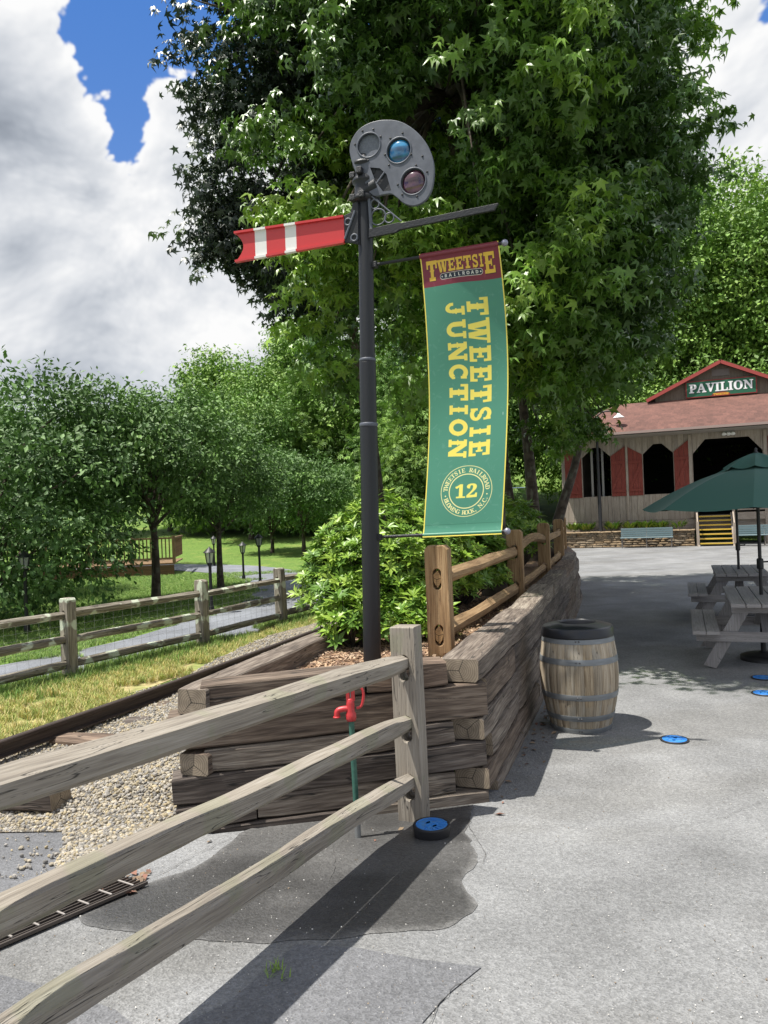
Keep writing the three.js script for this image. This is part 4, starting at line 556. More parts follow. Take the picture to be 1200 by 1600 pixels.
// ------------------------------------------------------------------ drain grate
{
  const a = V(-1.99, 0, -2.96), b = V(-1.35, 0, -3.87), d = b.clone().sub(a), L = 1.1, g = thing('drain_grate', 'rusty steel trench drain grate set in the asphalt', 'drain grate', [mix(a.x, b.x, 0.5), 0, mix(a.z, b.z, 0.5)], Math.atan2(-d.z, d.x));
  g.rotation.order = 'YXZ'; g.rotation.x = -0.043; g.rotation.z = -0.061; const y = plazaH(-1.67, -3.415) + 0.014, st = plain(0.09, 0.075, 0.065, 0.6, 0.5), bar = plain(0.34, 0.31, 0.28, 0.5, 0.5);
  mesh('trench', box(L, 0.004, 0.24, 0, y - 0.006, 0), plain(0.012, 0.011, 0.01, 1), g);  // flat near-black plate on the paving, coloured as the shade of a hollow
  for (let k = 0; k < 8; k++) mesh('bar', box(L, 0.012, 0.007, 0, y + 0.006, -0.105 + k * 0.03), st, g);
  for (let k = 0; k < 9; k++) mesh('cross_bar', between(V(-L / 2 + 0.06 + k * 0.122, y + 0.015, -0.115), V(-L / 2 + 0.06 + k * 0.122, y + 0.015, 0.115), 0.0055, 0.0055, 6), bar, g);
  for (const z of [-0.122, 0.122]) mesh('frame_edge', box(L + 0.02, 0.014, 0.012, 0, y + 0.004, z), st, g);
}
// ------------------------------------------------------------------ yard hydrant
{
  const x = -0.223, z = -4.419, y0 = plazaH(x, z), g = thing('yard_hydrant', 'red headed yard hydrant on a thin green standpipe', 'hydrant', [x, y0 - 0.045, z]); g.rotation.z = 0.018;
  const red = new THREE.MeshPhysicalMaterial({ color: C(0.5, 0.03, 0.035), roughness: 0.42, clearcoat: 0.3 });
  const pm = new THREE.MeshStandardMaterial({ roughness: 0.55, map: dataTex(64, 256, (u, v) => { const n = fbm(u, v, 4, 30, 3, 3); return lerp3([44, 88, 76], [70, 112, 98], n); }) });
  mesh('standpipe', between(V(0, 0.16, 0), V(0, 0.74, 0), 0.0165), pm, g); mesh('pipe_foot', between(V(0, -0.05, 0), V(0, 0.16, 0), 0.0185), plain(0.28, 0.29, 0.29, 0.5, 0.6), g);
  const head = mesh('head', merge([lathe([[0.001, 0.72], [0.026, 0.72], [0.03, 0.735], [0.03, 0.76], [0.023, 0.775], [0.024, 0.82], [0.019, 0.845], [0.012, 0.85], [0.001, 0.85]], 20), box(0.02, 0.1, 0.026, -0.012, 0.885, 0), box(0.02, 0.1, 0.026, 0.018, 0.885, 0)]), red, g);
  mesh('spout', new THREE.TubeGeometry(new THREE.CatmullRomCurve3([V(0, 0.79, 0), V(-0.045, 0.79, 0), V(-0.075, 0.78, 0), V(-0.082, 0.745, 0)]), 14, 0.017, 12), red, head);
  mesh('spout_rim', new THREE.TorusGeometry(0.017, 0.005, 8, 16).rotateX(Math.PI / 2).translate(-0.082, 0.746, 0), red, head);
  mesh('handle', new THREE.TubeGeometry(new THREE.CatmullRomCurve3([V(-0.02, 0.925, 0), V(0.03, 0.925, 0), V(0.07, 0.90, 0), V(0.078, 0.86, 0), V(0.06, 0.80, 0), V(0.035, 0.79, 0)]), 24, 0.0085, 8), red, g);
  mesh('lever_bolt', between(V(0.003, 0.915, -0.022), V(0.003, 0.915, 0.022), 0.011), red, g); mesh('pump_rod', between(V(0.003, 0.84, 0), V(0.003, 0.93, 0), 0.006), plain(0.4, 0.4, 0.4, 0.4, 0.8), g);
}
// ------------------------------------------------------------------ blue meter lids
{
  const blue = new THREE.MeshStandardMaterial({ roughness: 0.5, map: dataTex(128, 128, (u, v) => { const n = fbm(u, v, 6, 6, 3, 9); const d = step01(0.55, 0.75, fbm(u, v, 14, 14, 3, 19)); return lerp3(lerp3([24, 92, 178], [64, 146, 214], n), [120, 128, 132], d * 0.6); }) }), black = plain(0.018, 0.018, 0.02, 0.55);
  const lid = (x, z, r, h, label) => {
    const g = thing('meter_lid', label, 'meter lid', [x, plazaH(x, z), z], 0.4 + x, 'blue round meter lids set in the paving');
    mesh('ring', lathe([[r - 0.016, h - 0.004], [r - 0.012, h + 0.004], [r, h + 0.004], [r + 0.003, h - 0.003], [r - 0.004, 0], [r - 0.016, 0]], 36), black, g);
    const c = mesh('cover', lathe([[0.001, h + 0.001], [r - 0.018, h + 0.001], [r - 0.014, h - 0.004]], 36), blue, g);
    const ribs = []; for (let k = 0; k < 7; k++) { const b = box(0.012, 0.004, 0.045, 0, h + 0.003, r * 0.66); b.rotateY(k * 0.42 - 1.3); ribs.push(b); } for (const q of [-0.03, 0, 0.03]) ribs.push(box(r * 0.9 - Math.abs(q) * 4, 0.004, 0.009, 0, h + 0.003, q)); ribs.push(new THREE.TorusGeometry(r * 0.84, 0.003, 6, 30).rotateX(Math.PI / 2).translate(0, h + 0.002, 0));
    mesh('raised_marking', merge(ribs), blue, c); return g;
  };
  lid(0.2, -4.4, 0.105, 0.065, 'blue lid raised on a black riser beside the grey fence post');
  lid(2.227, -6.082, 0.108, 0.008, 'blue round lid flush in sunlit paving right of the barrel');
  lid(3.6, -7.42, 0.112, 0.008, 'nearer of two flush blue lids at the edge of the tree shade');
  lid(3.9, -8.05, 0.115, 0.008, 'farther of two flush blue lids, in the shade before the picnic table');
}
// ------------------------------------------------------------------ barrel bin
{
  const g = thing('barrel_bin', 'oak barrel litter bin with black lid beside the timber wall', 'litter bin', [1.612, 0, -6.57]), N = 26, H = 0.84;
  const rad = (y) => { const t = y / H; return 0.242 + (0.285 - 0.242) * t + 0.062 * Math.sin(Math.PI * clamp(t)) ; };
  const stave = (() => { const pos = [], uv = [], idx = [], rows = 14, cols = 3, w = 2 * Math.PI / N * 0.5 * 0.975; for (let j = 0; j <= rows; j++) for (let i = -1; i <= cols + 1; i++) { const y = H * j / rows, ii = clamp(i, 0, cols), a = mix(-w, w, ii / cols), edge = i < 0 || i > cols, r = rad(y) - (edge ? 0.014 : (ii === 0 || ii === cols) ? 0.0025 : 0); pos.push(Math.sin(a) * r, y, Math.cos(a) * r); uv.push(y, a * 0.3); } const c = cols + 3; for (let j = 0; j < rows; j++) for (let i = 0; i < c - 1; i++) { const a = j * c + i; idx.push(a, a + 1, a + c + 1, a, a + c + 1, a + c); } const q = new THREE.BufferGeometry(); q.setAttribute('position', new THREE.Float32BufferAttribute(pos, 3)); q.setAttribute('uv', new THREE.Float32BufferAttribute(uv, 2)); q.setIndex(idx); q.computeVertexNormals(); return q; })();
  const R = mulberry(71), variants = [0, 1, 2].map((k) => { const q = stave.clone(), u = q.attributes.uv; for (let i = 0; i < u.count; i++) u.setXY(i, u.getX(i) + k * 0.7, u.getY(i) + k * 0.17); return q; });
  for (let k = 0; k < N; k++) { const m = mesh('stave', variants[k % 3], oakVariants[Math.floor(R() * 4)], g); m.rotation.y = (k + 0.5 * 0) * 2 * Math.PI / N; }
  mesh('liner', lathe([[0.2, 0.02], [0.215, 0.02], [0.235, 0.8]], 30), plain(0.02, 0.02, 0.02, 0.9), g);
  const steel = new THREE.MeshStandardMaterial({ roughness: 0.45, metalness: 0.3, map: dataTex(256, 64, (u, v) => { const n = fbm(u, v, 20, 4, 4, 3); return lerp3([112, 116, 118], [150, 154, 156], n); }) });
  for (const [y, h] of [[0.775, 0.05], [0.605, 0.048], [0.315, 0.048], [0.135, 0.046], [0.025, 0.044]]) {
    const hp = mesh('hoop', lathe([[rad(y - h / 2) + 0.0005, y - h / 2], [rad(y - h / 2) + 0.0035, y - h / 2], [rad(y) + 0.0042, y], [rad(y + h / 2) + 0.0035, y + h / 2], [rad(y + h / 2) + 0.0005, y + h / 2]], 60), steel, g);
    for (const a of [-0.3, -0.215]) { const rv = new THREE.SphereGeometry(0.0075, 10, 6); rv.scale(1, 1, 0.6); rv.translate(0, y, rad(y) + 0.005); rv.rotateY(a); mesh('rivet', rv, plain(0.12, 0.12, 0.125, 0.5, 0.6), hp); }
  }
  mesh('lid', lathe([[0.289, 0.79], [0.303, 0.79], [0.307, 0.80], [0.297, 0.858], [0.288, 0.87], [0.275, 0.874], [0.20, 0.893], [0.165, 0.9], [0.155, 0.897], [0.15, 0.88], [0.145, 0.80], [0.13, 0.72]], 64), plain(0.016, 0.017, 0.02, 0.33), g);
}
// ------------------------------------------------------------------ semaphore signal and its banner
const SIG = V(-0.14, 0.72, -6.1), STURN = -0.336;
{
  const g = thing('semaphore_signal', 'black railway semaphore signal post with red striped arm and lens plate', 'signal', [SIG.x, SIG.y, SIG.z], STURN); g.rotation.order = 'YXZ'; g.rotation.z = -0.026;
  const paint = new THREE.MeshStandardMaterial({ roughness: 0.45, color: C(0.011, 0.012, 0.015), bumpMap: dataTex(256, 256, (u, v) => { const q = 255 * fbm(u, v, 20, 20, 3, 3); return [q, q, q]; }, false, [4, 6]), bumpScale: 0.0015 });
  const ironMap = dataTex(256, 256, (u, v) => { const n = fbm(u, v, 8, 8, 4, 5); return lerp3([70, 74, 84], [100, 104, 114], n); }, true, [3, 3]), iron = new THREE.MeshStandardMaterial({ roughness: 0.5, map: ironMap });
  const pole = mesh('pole', lathe([[0.071, -0.3], [0.071, 1.02], [0.069, 1.6], [0.071, 1.85], [0.066, 1.88], [0.066, 2.36], [0.064, 2.385], [0.06, 2.39], [0.058, 3.66]], 28), paint, g);
  mesh('collar', lathe([[0.0605, 2.375], [0.067, 2.38], [0.067, 2.395], [0.0605, 2.40]], 28), iron, pole); mesh('collar', lathe([[0.068, 1.86], [0.0735, 1.865], [0.0735, 1.885], [0.068, 1.89]], 28), iron, pole);
  // lamp bracket casting at the top
  const cap = mesh('top_casting', lathe([[0.058, 3.62], [0.1, 3.63], [0.105, 3.66], [0.085, 3.68], [0.08, 3.76], [0.1, 3.78], [0.1, 3.80], [0.078, 3.83], [0.07, 3.90], [0.095, 3.915], [0.095, 3.935], [0.062, 3.95], [0.06, 3.99], [0.05, 4.0], [0.001, 4.0]], 28), paint, g);
  for (const [y, r, n] of [[3.655, 0.1, 6], [3.845, 0.095, 5]]) for (let k = 0; k < n; k++) { const a = k / n * 2 * Math.PI + 0.4; mesh('bolt', rbox(0.05, 0.055, 0.05, 0.012).translate(Math.cos(a) * r, y, Math.sin(a) * r), paint, cap); }
  mesh('pivot', between(V(0.02, 3.70, 0.03), V(0.12, 3.74, 0.05), 0.055, 0.045, 16), paint, cap);
  // spectacle plate with three lens openings
  const s = 0.00207, pt = (cx, cy) => { const x = (cx - 605) * s; return new THREE.Vector2(x, 3.37 + (495 - cy) * 0.00196 - 0.17 * x); };
  const outline = [[566, 205], [560, 165], [570, 125], [600, 85], [645, 60], [700, 50], [760, 57], [815, 90], [858, 140], [882, 200], [886, 260], [875, 320], [850, 360], [810, 380], [772, 372], [745, 350], [722, 336], [690, 340], [655, 345], [625, 320], [590, 270]].map((p) => pt(...p));
  const shp = new THREE.Shape(new THREE.SplineCurve([...outline, outline[0]]).getPoints(120)); const lens = [[636, 148, 0.092], [754, 168, 0.096], [808, 288, 0.098]];
  for (const [x, y, r] of lens) { const p = pt(x, y), h = new THREE.Path(); h.absarc(p.x, p.y, r, 0, Math.PI * 2, true); shp.holes.push(h); }
  const fan = [[640, 236], [678, 238], [705, 262], [722, 325], [690, 330], [660, 290]].map((p) => pt(...p)); shp.holes.push(new THREE.Path(fan));
  const pg = new THREE.ExtrudeGeometry(shp, { depth: 0.02, bevelEnabled: true, bevelSize: 0.004, bevelThickness: 0.004, bevelSegments: 2 }); pg.translate(0, 0, 0.05);
  const plate = mesh('lens_plate', uvBox(pg, 'x'), iron, g);
  const mottle = (a, b, seed) => new THREE.MeshPhysicalMaterial({ roughness: 0.16, clearcoat: 1, clearcoatRoughness: 0.08, map: dataTex(128, 128, (u, v) => lerp3(a, b, step01(0.3, 0.75, fbm(u, v, 3, 4, 4, seed))), true) });
  const lensMat = [iron, mottle([6, 46, 76], [44, 130, 176], 4), mottle([40, 14, 26], [104, 66, 84], 8)];
  lens.forEach(([x, y, r], i) => {
    const p = pt(x, y), rim = new THREE.TorusGeometry(r + 0.004, 0.007, 8, 36); rim.translate(p.x, p.y, 0.073);
    if (i === 0) { mesh('blank_disc', new THREE.CylinderGeometry(r, r, 0.01, 36).rotateX(Math.PI / 2).translate(p.x, p.y, 0.047), tinted(iron, 1.35, 1.35, 1.3), plate); mesh('lens_rim', rim, iron, plate); return; }
    mesh('lens_rim', rim, iron, plate);
    const l = new THREE.SphereGeometry(r * 0.96, 32, 16); l.scale(1, 1, 0.42); l.translate(p.x, p.y, 0.046); const lm = mesh('lens', l, lensMat[i], plate); lm.userData.label = i === 1 ? 'mottled blue glass lens' : 'dark purple glass lens';
  });
  mesh('hub_backing', (() => { const q = new THREE.ExtrudeGeometry(new THREE.Shape(fan.map((p) => p.clone())), { depth: 0.006, bevelEnabled: false }); q.translate(0, 0, 0.05); return uvBox(q, 'x'); })(), paint, plate);
  { const a = pt(655, 310), b = pt(698, 250); mesh('rib', between(V(a.x, a.y, 0.068), V(b.x, b.y, 0.068), 0.007, 0.007, 8), iron, plate); }
  const bolts = [[581, 145], [684, 114], [722, 121], [802, 184], [700, 185], [715, 226], [820, 225], [862, 250], [748, 302], [822, 346], [765, 340], [633, 208], [612, 92], [655, 85], [770, 100], [845, 190]];
  for (const [x, y] of bolts) { const p = pt(x, y); mesh('bolt', new THREE.SphereGeometry(0.009, 8, 6).scale(1, 1, 0.6).translate(p.x, p.y, 0.075), paint, plate); }
  // red arm with two white bands, notched end and flanged edges
  const red = new THREE.MeshPhysicalMaterial({ color: C(0.52, 0.028, 0.03), roughness: 0.4, clearcoat: 0.25 }), white = plain(0.72, 0.71, 0.68, 0.5);
  const arm = group('signal_arm', g, [0, 3.42, 0.06]); arm.userData.label = 'red arm with two white bands and notched end'; arm.rotation.z = 0.02;
  const X0 = -0.155, X1 = -1.13, hh = (x) => mix(0.1, 0.118, (x - X0) / (X1 - X0)); const strip = (a, b, m, notch) => {
    const pts = [[a, -hh(a)], [a, hh(a)], [b, hh(b)]]; if (notch) for (let k = 1; k < 8; k++) { const t = k / 8; pts.push([b + 0.075 * Math.sin(Math.PI * t), mix(hh(b), -hh(b), t)]); } pts.push([b, -hh(b)]);
    const q = new THREE.ExtrudeGeometry(new THREE.Shape(pts.map(([x, y]) => new THREE.Vector2(x, y))), { depth: 0.008, bevelEnabled: false }); mesh('arm_panel', q, m, arm);
    for (const k of [-1, 1]) { const e = loft([[V(a, k * hh(a) - 0.012, -0.004), V(a, k * hh(a) + 0.012, -0.004), V(a, k * hh(a) + 0.009, 0.028), V(a, k * hh(a) - 0.009, 0.028)], [V(b, k * hh(b) - 0.012, -0.004), V(b, k * hh(b) + 0.012, -0.004), V(b, k * hh(b) + 0.009, 0.028), V(b, k * hh(b) - 0.009, 0.028)]], { crease: 0.3 }); mesh('flange', e, [m, m], arm); }
  };
  const bx = (c) => X0 + (c - 528) / (72 - 528) * (X1 - X0);
  strip(X0, bx(333), red); strip(bx(333), bx(287), white); strip(bx(287), bx(207), red); strip(bx(207), bx(158), white); strip(bx(158), X1, red, true);
  const br = group('arm_bracket', g, [0, 3.42, 0.05]); mesh('bracket_plate', (() => { const sh = new THREE.Shape([[-0.04, -0.13], [-0.04, 0.2], [-0.075, 0.19], [-0.1, 0.12], [-0.165, 0.1], [-0.165, -0.1], [-0.1, -0.11]].map(([x, y]) => new THREE.Vector2(x, y))); const q = new THREE.ExtrudeGeometry(sh, { depth: 0.012, bevelEnabled: true, bevelSize: 0.004, bevelThickness: 0.004 }); return q; })(), paint, br);
  for (const [x, y] of [[-0.12, 0.05], [-0.07, -0.08]]) mesh('bracket_ring', new THREE.TorusGeometry(0.026, 0.008, 8, 20).translate(x, y, 0.02), iron, br); mesh('bracket_rib', between(V(-0.15, -0.08, 0.02), V(-0.06, 0.13, 0.02), 0.009, 0.009, 6), iron, br);
  // plain steel arm on the other side with scrollwork
  const st = group('stay_arm', g, [0, 3.36, 0.05]); st.rotation.z = 0.06;
  mesh('stay_bar', (() => { const sh = new THREE.Shape([[0.05, -0.036], [0.06, 0.028], [0.3, 0.03], [0.32, 0.022], [1.07, 0.022], [1.035, -0.02], [0.3, -0.022], [0.27, -0.036]].map(([x, y]) => new THREE.Vector2(x, y))); return new THREE.ExtrudeGeometry(sh, { depth: 0.018, bevelEnabled: true, bevelSize: 0.003, bevelThickness: 0.003 }); })(), paint, st);
  mesh('upright', box(0.02, 0.34, 0.02, 0.072, 0.14, 0.01), iron, st);
  mesh('brace', between(V(0.075, 0.3, 0.01), V(0.32, 0.04, 0.01), 0.007, 0.007, 6), iron, st);
  for (const [x, y, r] of [[0.135, 0.11, 0.062], [0.225, 0.085, 0.038], [0.115, 0.215, 0.036]]) mesh('scroll', new THREE.TorusGeometry(r, 0.0065, 8, 28).translate(x, y, 0.01), iron, st);
  // banner rods
  for (const [y, x] of [[3.13, 1.1], [0.985, 1.09]]) { const rd = mesh('banner_rod', between(V(0.04, y, 0), V(x, y + 0.04 * x, 0), 0.0125, 0.0125, 10), paint, g); mesh('rod_knob', new THREE.SphereGeometry(0.026, 14, 10).translate(x, y + 0.04 * x, 0), plain(0.28, 0.28, 0.34, 0.3, 0.6), rd); mesh('rod_clamp', rbox(0.05, 0.05, 0.05, 0.008, 0.07, y, 0), paint, rd); }
}
{
  // the print on the banner
  const W = 640, Hc = 2300, cv = document.createElement('canvas'); cv.width = 569; cv.height = 2045; const c = cv.getContext('2d'); c.scale(569 / W, 2045 / Hc); const GR = '#498a72', YE = '#f1df62', MA = '#7a2436';
  c.fillStyle = YE; c.fillRect(0, 0, W, Hc); c.fillStyle = GR; c.fillRect(9, 0, W - 18, Hc - 12); c.fillStyle = MA; c.fillRect(9, 0, W - 18, 268);
  // slab letters drawn in a unit box (x right, y down)
  const glyph = {
    T: (r) => { r(0, 0, 1, 0.2); r(0, 0, 0.15, 0.4); r(0.85, 0, 0.15, 0.4); r(0.35, 0, 0.3, 1); r(0.2, 0.82, 0.6, 0.18); r(0.29, 0.46, 0.42, 0.08); },
    E: (r) => { r(0, 0, 0.92, 0.18); r(0, 0.82, 0.92, 0.18); r(0.12, 0, 0.28, 1); r(0.78, 0, 0.16, 0.34); r(0.78, 0.66, 0.16, 0.34); r(0.3, 0.42, 0.38, 0.16); r(0.58, 0.34, 0.12, 0.32); r(0.06, 0.46, 0.4, 0.08); },
    I: (r) => { r(0.1, 0, 0.8, 0.18); r(0.1, 0.82, 0.8, 0.18); r(0.33, 0, 0.34, 1); r(0.26, 0.46, 0.48, 0.08); },
    W: (r, q) => { r(-0.04, 0, 0.42, 0.16); r(0.66, 0, 0.38, 0.16); r(0.36, 0, 0.3, 0.16); q([[0.04, 0.05], [0.3, 0.05], [0.4, 0.72], [0.48, 0.1], [0.58, 0.1], [0.42, 1], [0.22, 1]]); q([[0.42, 0.05], [0.66, 0.05], [0.74, 0.72], [0.82, 0.1], [0.93, 0.1], [0.8, 1], [0.58, 1]]); },
    N: (r, q) => { r(0, 0, 0.36, 0.17); r(0.64, 0, 0.36, 0.17); r(0, 0.83, 0.4, 0.17); r(0.08, 0, 0.2, 1); r(0.74, 0, 0.18, 1); q([[0.08, 0], [0.34, 0], [0.92, 0.85], [0.92, 1], [0.68, 1]]); r(0.02, 0.46, 0.3, 0.08); },
    U: (r, q, e) => { r(0, 0, 0.44, 0.17); r(0.62, 0, 0.38, 0.17); r(0.1, 0, 0.26, 0.66); r(0.72, 0, 0.18, 0.66); e(0.5, 0.62, 0.27, 0.28, 0.24, 0, Math.PI); },
    J: (r, q, e) => { r(0.3, 0, 0.62, 0.17); r(0.48, 0, 0.28, 0.66); e(0.36, 0.64, 0.26, 0.26, 0.22, 0, Math.PI * 0.85); q([[0, 0.58], [0.22, 0.58], [0.22, 0.8], [0, 0.8]]); r(0.42, 0.42, 0.4, 0.08); },
    C: (r, q, e) => { e(0.5, 0.5, 0.36, 0.39, 0.24, 0.75, Math.PI * 2 - 0.75); r(0.72, 0.06, 0.16, 0.32); r(0.74, 0.68, 0.14, 0.18); r(0.04, 0.46, 0.2, 0.08); },
    O: (r, q, e) => { e(0.5, 0.5, 0.36, 0.39, 0.24, 0, Math.PI * 2); r(0.0, 0.46, 0.2, 0.08); r(0.8, 0.46, 0.2, 0.08); },
    S: (r, q, e) => { e(0.5, 0.28, 0.3, 0.19, 0.2, Math.PI * 0.5, Math.PI * 1.9); e(0.5, 0.72, 0.3, 0.19, 0.2, -Math.PI * 0.5, Math.PI * 0.9); r(0.74, 0.02, 0.14, 0.34); r(0.12, 0.64, 0.14, 0.34); q([[0.3, 0.38], [0.62, 0.5], [0.7, 0.62], [0.38, 0.52]]); },
  };
  const letter = (ch, x, y, w, h, fill) => { c.save(); c.translate(x, y); c.scale(w, h); c.fillStyle = c.strokeStyle = fill; glyph[ch]((a, b, d, e) => c.fillRect(a, b, d, e), (p) => { c.beginPath(); p.forEach(([a, b], i) => (i ? c.lineTo(a, b) : c.moveTo(a, b))); c.closePath(); c.fill(); }, (a, b, rx, ry, lw, t0, t1) => { c.lineWidth = lw; c.beginPath(); c.ellipse(a, b, rx, ry, 0, t0, t1); c.stroke(); }); c.restore(); };
  const down = (word, x, y0, y1, h, ws) => { c.save(); c.translate(x, y0); c.rotate(Math.PI / 2); const tot = [...word].reduce((s, k) => s + ws[k], 0), gapw = (y1 - y0) * 0.022, u = ((y1 - y0) - gapw * (word.length - 1)) / tot; let p = 0; for (const k of word) { letter(k, p, 0, ws[k] * u, h, YE); p += ws[k] * u + gapw; } c.restore(); };
  const ws = { T: 1, W: 1.35, E: 0.95, S: 0.95, I: 0.7, J: 0.85, U: 1.12, N: 1.12, C: 1, O: 1.05 };
  down('TWEETSIE', 508, 395, 1668, 168, ws); down('JUNCTION', 322, 420, 1668, 150, ws);
  // heading with tall end letters
  const hd = 'TWEETSIE', hw = [82, 80, 58, 58, 58, 52, 34, 84]; let hx = 44; [...hd].forEach((k, i) => { const big = i === 0 || i === 7, w = hw[i] * 1.05, h = big ? 160 : 100, y = big ? 62 : 66 - 0; letter(k, hx + 4, y + 5, w, h, '#2a1018'); letter(k, hx, y, w, h, '#e3b83e'); hx += w + 3; });
  c.fillStyle = '#1d2333'; c.strokeStyle = '#d8d2c0'; c.lineWidth = 4; c.beginPath(); c.roundRect(150, 176, 340, 46, 22); c.fill(); c.stroke(); c.fillStyle = '#e8e4d8'; c.font = 'bold 36px sans-serif'; c.textAlign = 'center'; c.textBaseline = 'alphabetic';
  { const w = 'RAILROAD'; [...w].forEach((k, i) => c.fillText(k, 196 + i * 35.5, 212)); } for (const x of [166, 474]) { c.beginPath(); c.arc(x, 199, 6, 0, 7); c.fill(); }
  // round emblem
  const ex = 336, ey = 1940; c.strokeStyle = '#efe6a0'; c.lineWidth = 5; c.beginPath(); c.arc(ex, ey, 205, 0, 7); c.stroke(); c.lineWidth = 8; c.beginPath(); c.arc(ex, ey, 138, 0, 7); c.stroke();
  c.fillStyle = '#efe6a0'; c.font = 'bold 47px serif'; const ring = (txt, mid, span, r, flip) => [...txt].forEach((k, i) => { const a = mid + (flip ? -1 : 1) * (i / (txt.length - 1) - 0.5) * span; c.save(); c.translate(ex + Math.sin(a) * r, ey - Math.cos(a) * r); c.rotate(flip ? a + Math.PI : a); c.fillText(k, 0, 0); c.restore(); });
  ring('TWEETSIE RAILROAD', 0, 2.95, 154, false); ring('BLOWING ROCK, N.C.', Math.PI, 2.35, 189, true); for (const a of [-1.78, 1.78]) { c.beginPath(); c.arc(ex + Math.sin(a) * 171, ey - Math.cos(a) * 171, 6, 0, 7); c.fill(); }
  c.save(); c.translate(ex, ey + 52); c.scale(1.12, 1); c.font = 'bold 150px serif'; c.fillStyle = '#f3e76e'; c.fillText('12', 0, 0); c.strokeStyle = '#f3e76e'; c.lineWidth = 4; c.strokeText('12', 0, 0); c.restore();
  c.strokeStyle = '#2b6a50'; c.lineWidth = 3; c.beginPath(); c.moveTo(9, Hc - 96); c.lineTo(W - 9, Hc - 96); c.stroke();
  // faint weathering of the print: pale scuffs
  { const R = mulberry(9); c.globalAlpha = 0.06; c.fillStyle = '#e6efe8'; for (let i = 0; i < 240; i++) { c.beginPath(); c.ellipse(R() * W, R() * Hc, 3 + 26 * R(), 2 + 8 * R(), R() * 3, 0, 7); c.fill(); } c.globalAlpha = 0.7; c.fillRect(600, 1330, 4, 22); c.globalAlpha = 1; }
  const tx = new THREE.CanvasTexture(cv); tx.colorSpace = THREE.SRGBColorSpace;
  const g = thing('hanging_banner', 'tall green vinyl banner with yellow lettering hanging from two rods', 'banner', [SIG.x, SIG.y, SIG.z], STURN); g.rotation.order = 'YXZ'; g.rotation.z = -0.026;
  const nx = 20, ny = 90, pos = [], uv = [], idx = [], y1 = 3.148, y0 = 0.965;
  for (let j = 0; j <= ny; j++) for (let i = 0; i <= nx; i++) { const t = j / ny, s = i / nx, b = Math.sin(Math.PI * Math.pow(t, 0.85)); const x = 0.44 + 0.615 * s + 0.04 * b - 0.005 * t, y = mix(y1, y0, t) + 0.04 * (0.44 + 0.615 * s), lead = 0.014 * (1 - step01(0, 0.02, t)) + 0.014 * step01(0.965, 1, t); pos.push(x, y - 0.006 * Math.sin(s * 9 + t * 4) * b, lead + 0.002 - 0.11 * b * (0.7 + 0.3 * s) + 0.018 * Math.sin(t * 7 + s * 2.2) * b + 0.02 * Math.sin(s * 3.1) * b + 0.012 * Math.sin(s * 5 + 1) * (1 - t) * step01(0.02, 0.14, t)); uv.push(s, 1 - t); }
  for (let j = 0; j < ny; j++) for (let i = 0; i < nx; i++) { const a = j * (nx + 1) + i; idx.push(a, a + nx + 1, a + 1, a + 1, a + nx + 1, a + nx + 2); }
  const q = new THREE.BufferGeometry(); q.setAttribute('position', new THREE.Float32BufferAttribute(pos, 3)); q.setAttribute('uv', new THREE.Float32BufferAttribute(uv, 2)); q.setIndex(idx); q.computeVertexNormals();
  mesh('cloth', q, new THREE.MeshPhysicalMaterial({ map: tx, roughness: 0.42, side: THREE.DoubleSide, transmission: 0.12, thickness: 0 }), g);
  for (const [y, x0] of [[3.131, 0.44], [0.982, 0.435]]) mesh('rod_sleeve', new THREE.CylinderGeometry(0.0165, 0.0165, 0.614, 14, 1, true).rotateZ(Math.PI / 2 + 0.04).translate(x0 + 0.3075, y + 0.04 * (x0 + 0.3075), 0), plain(y > 2 ? 0.19 : 0.05, y > 2 ? 0.03 : 0.2, y > 2 ? 0.045 : 0.12, 0.5), g);
}
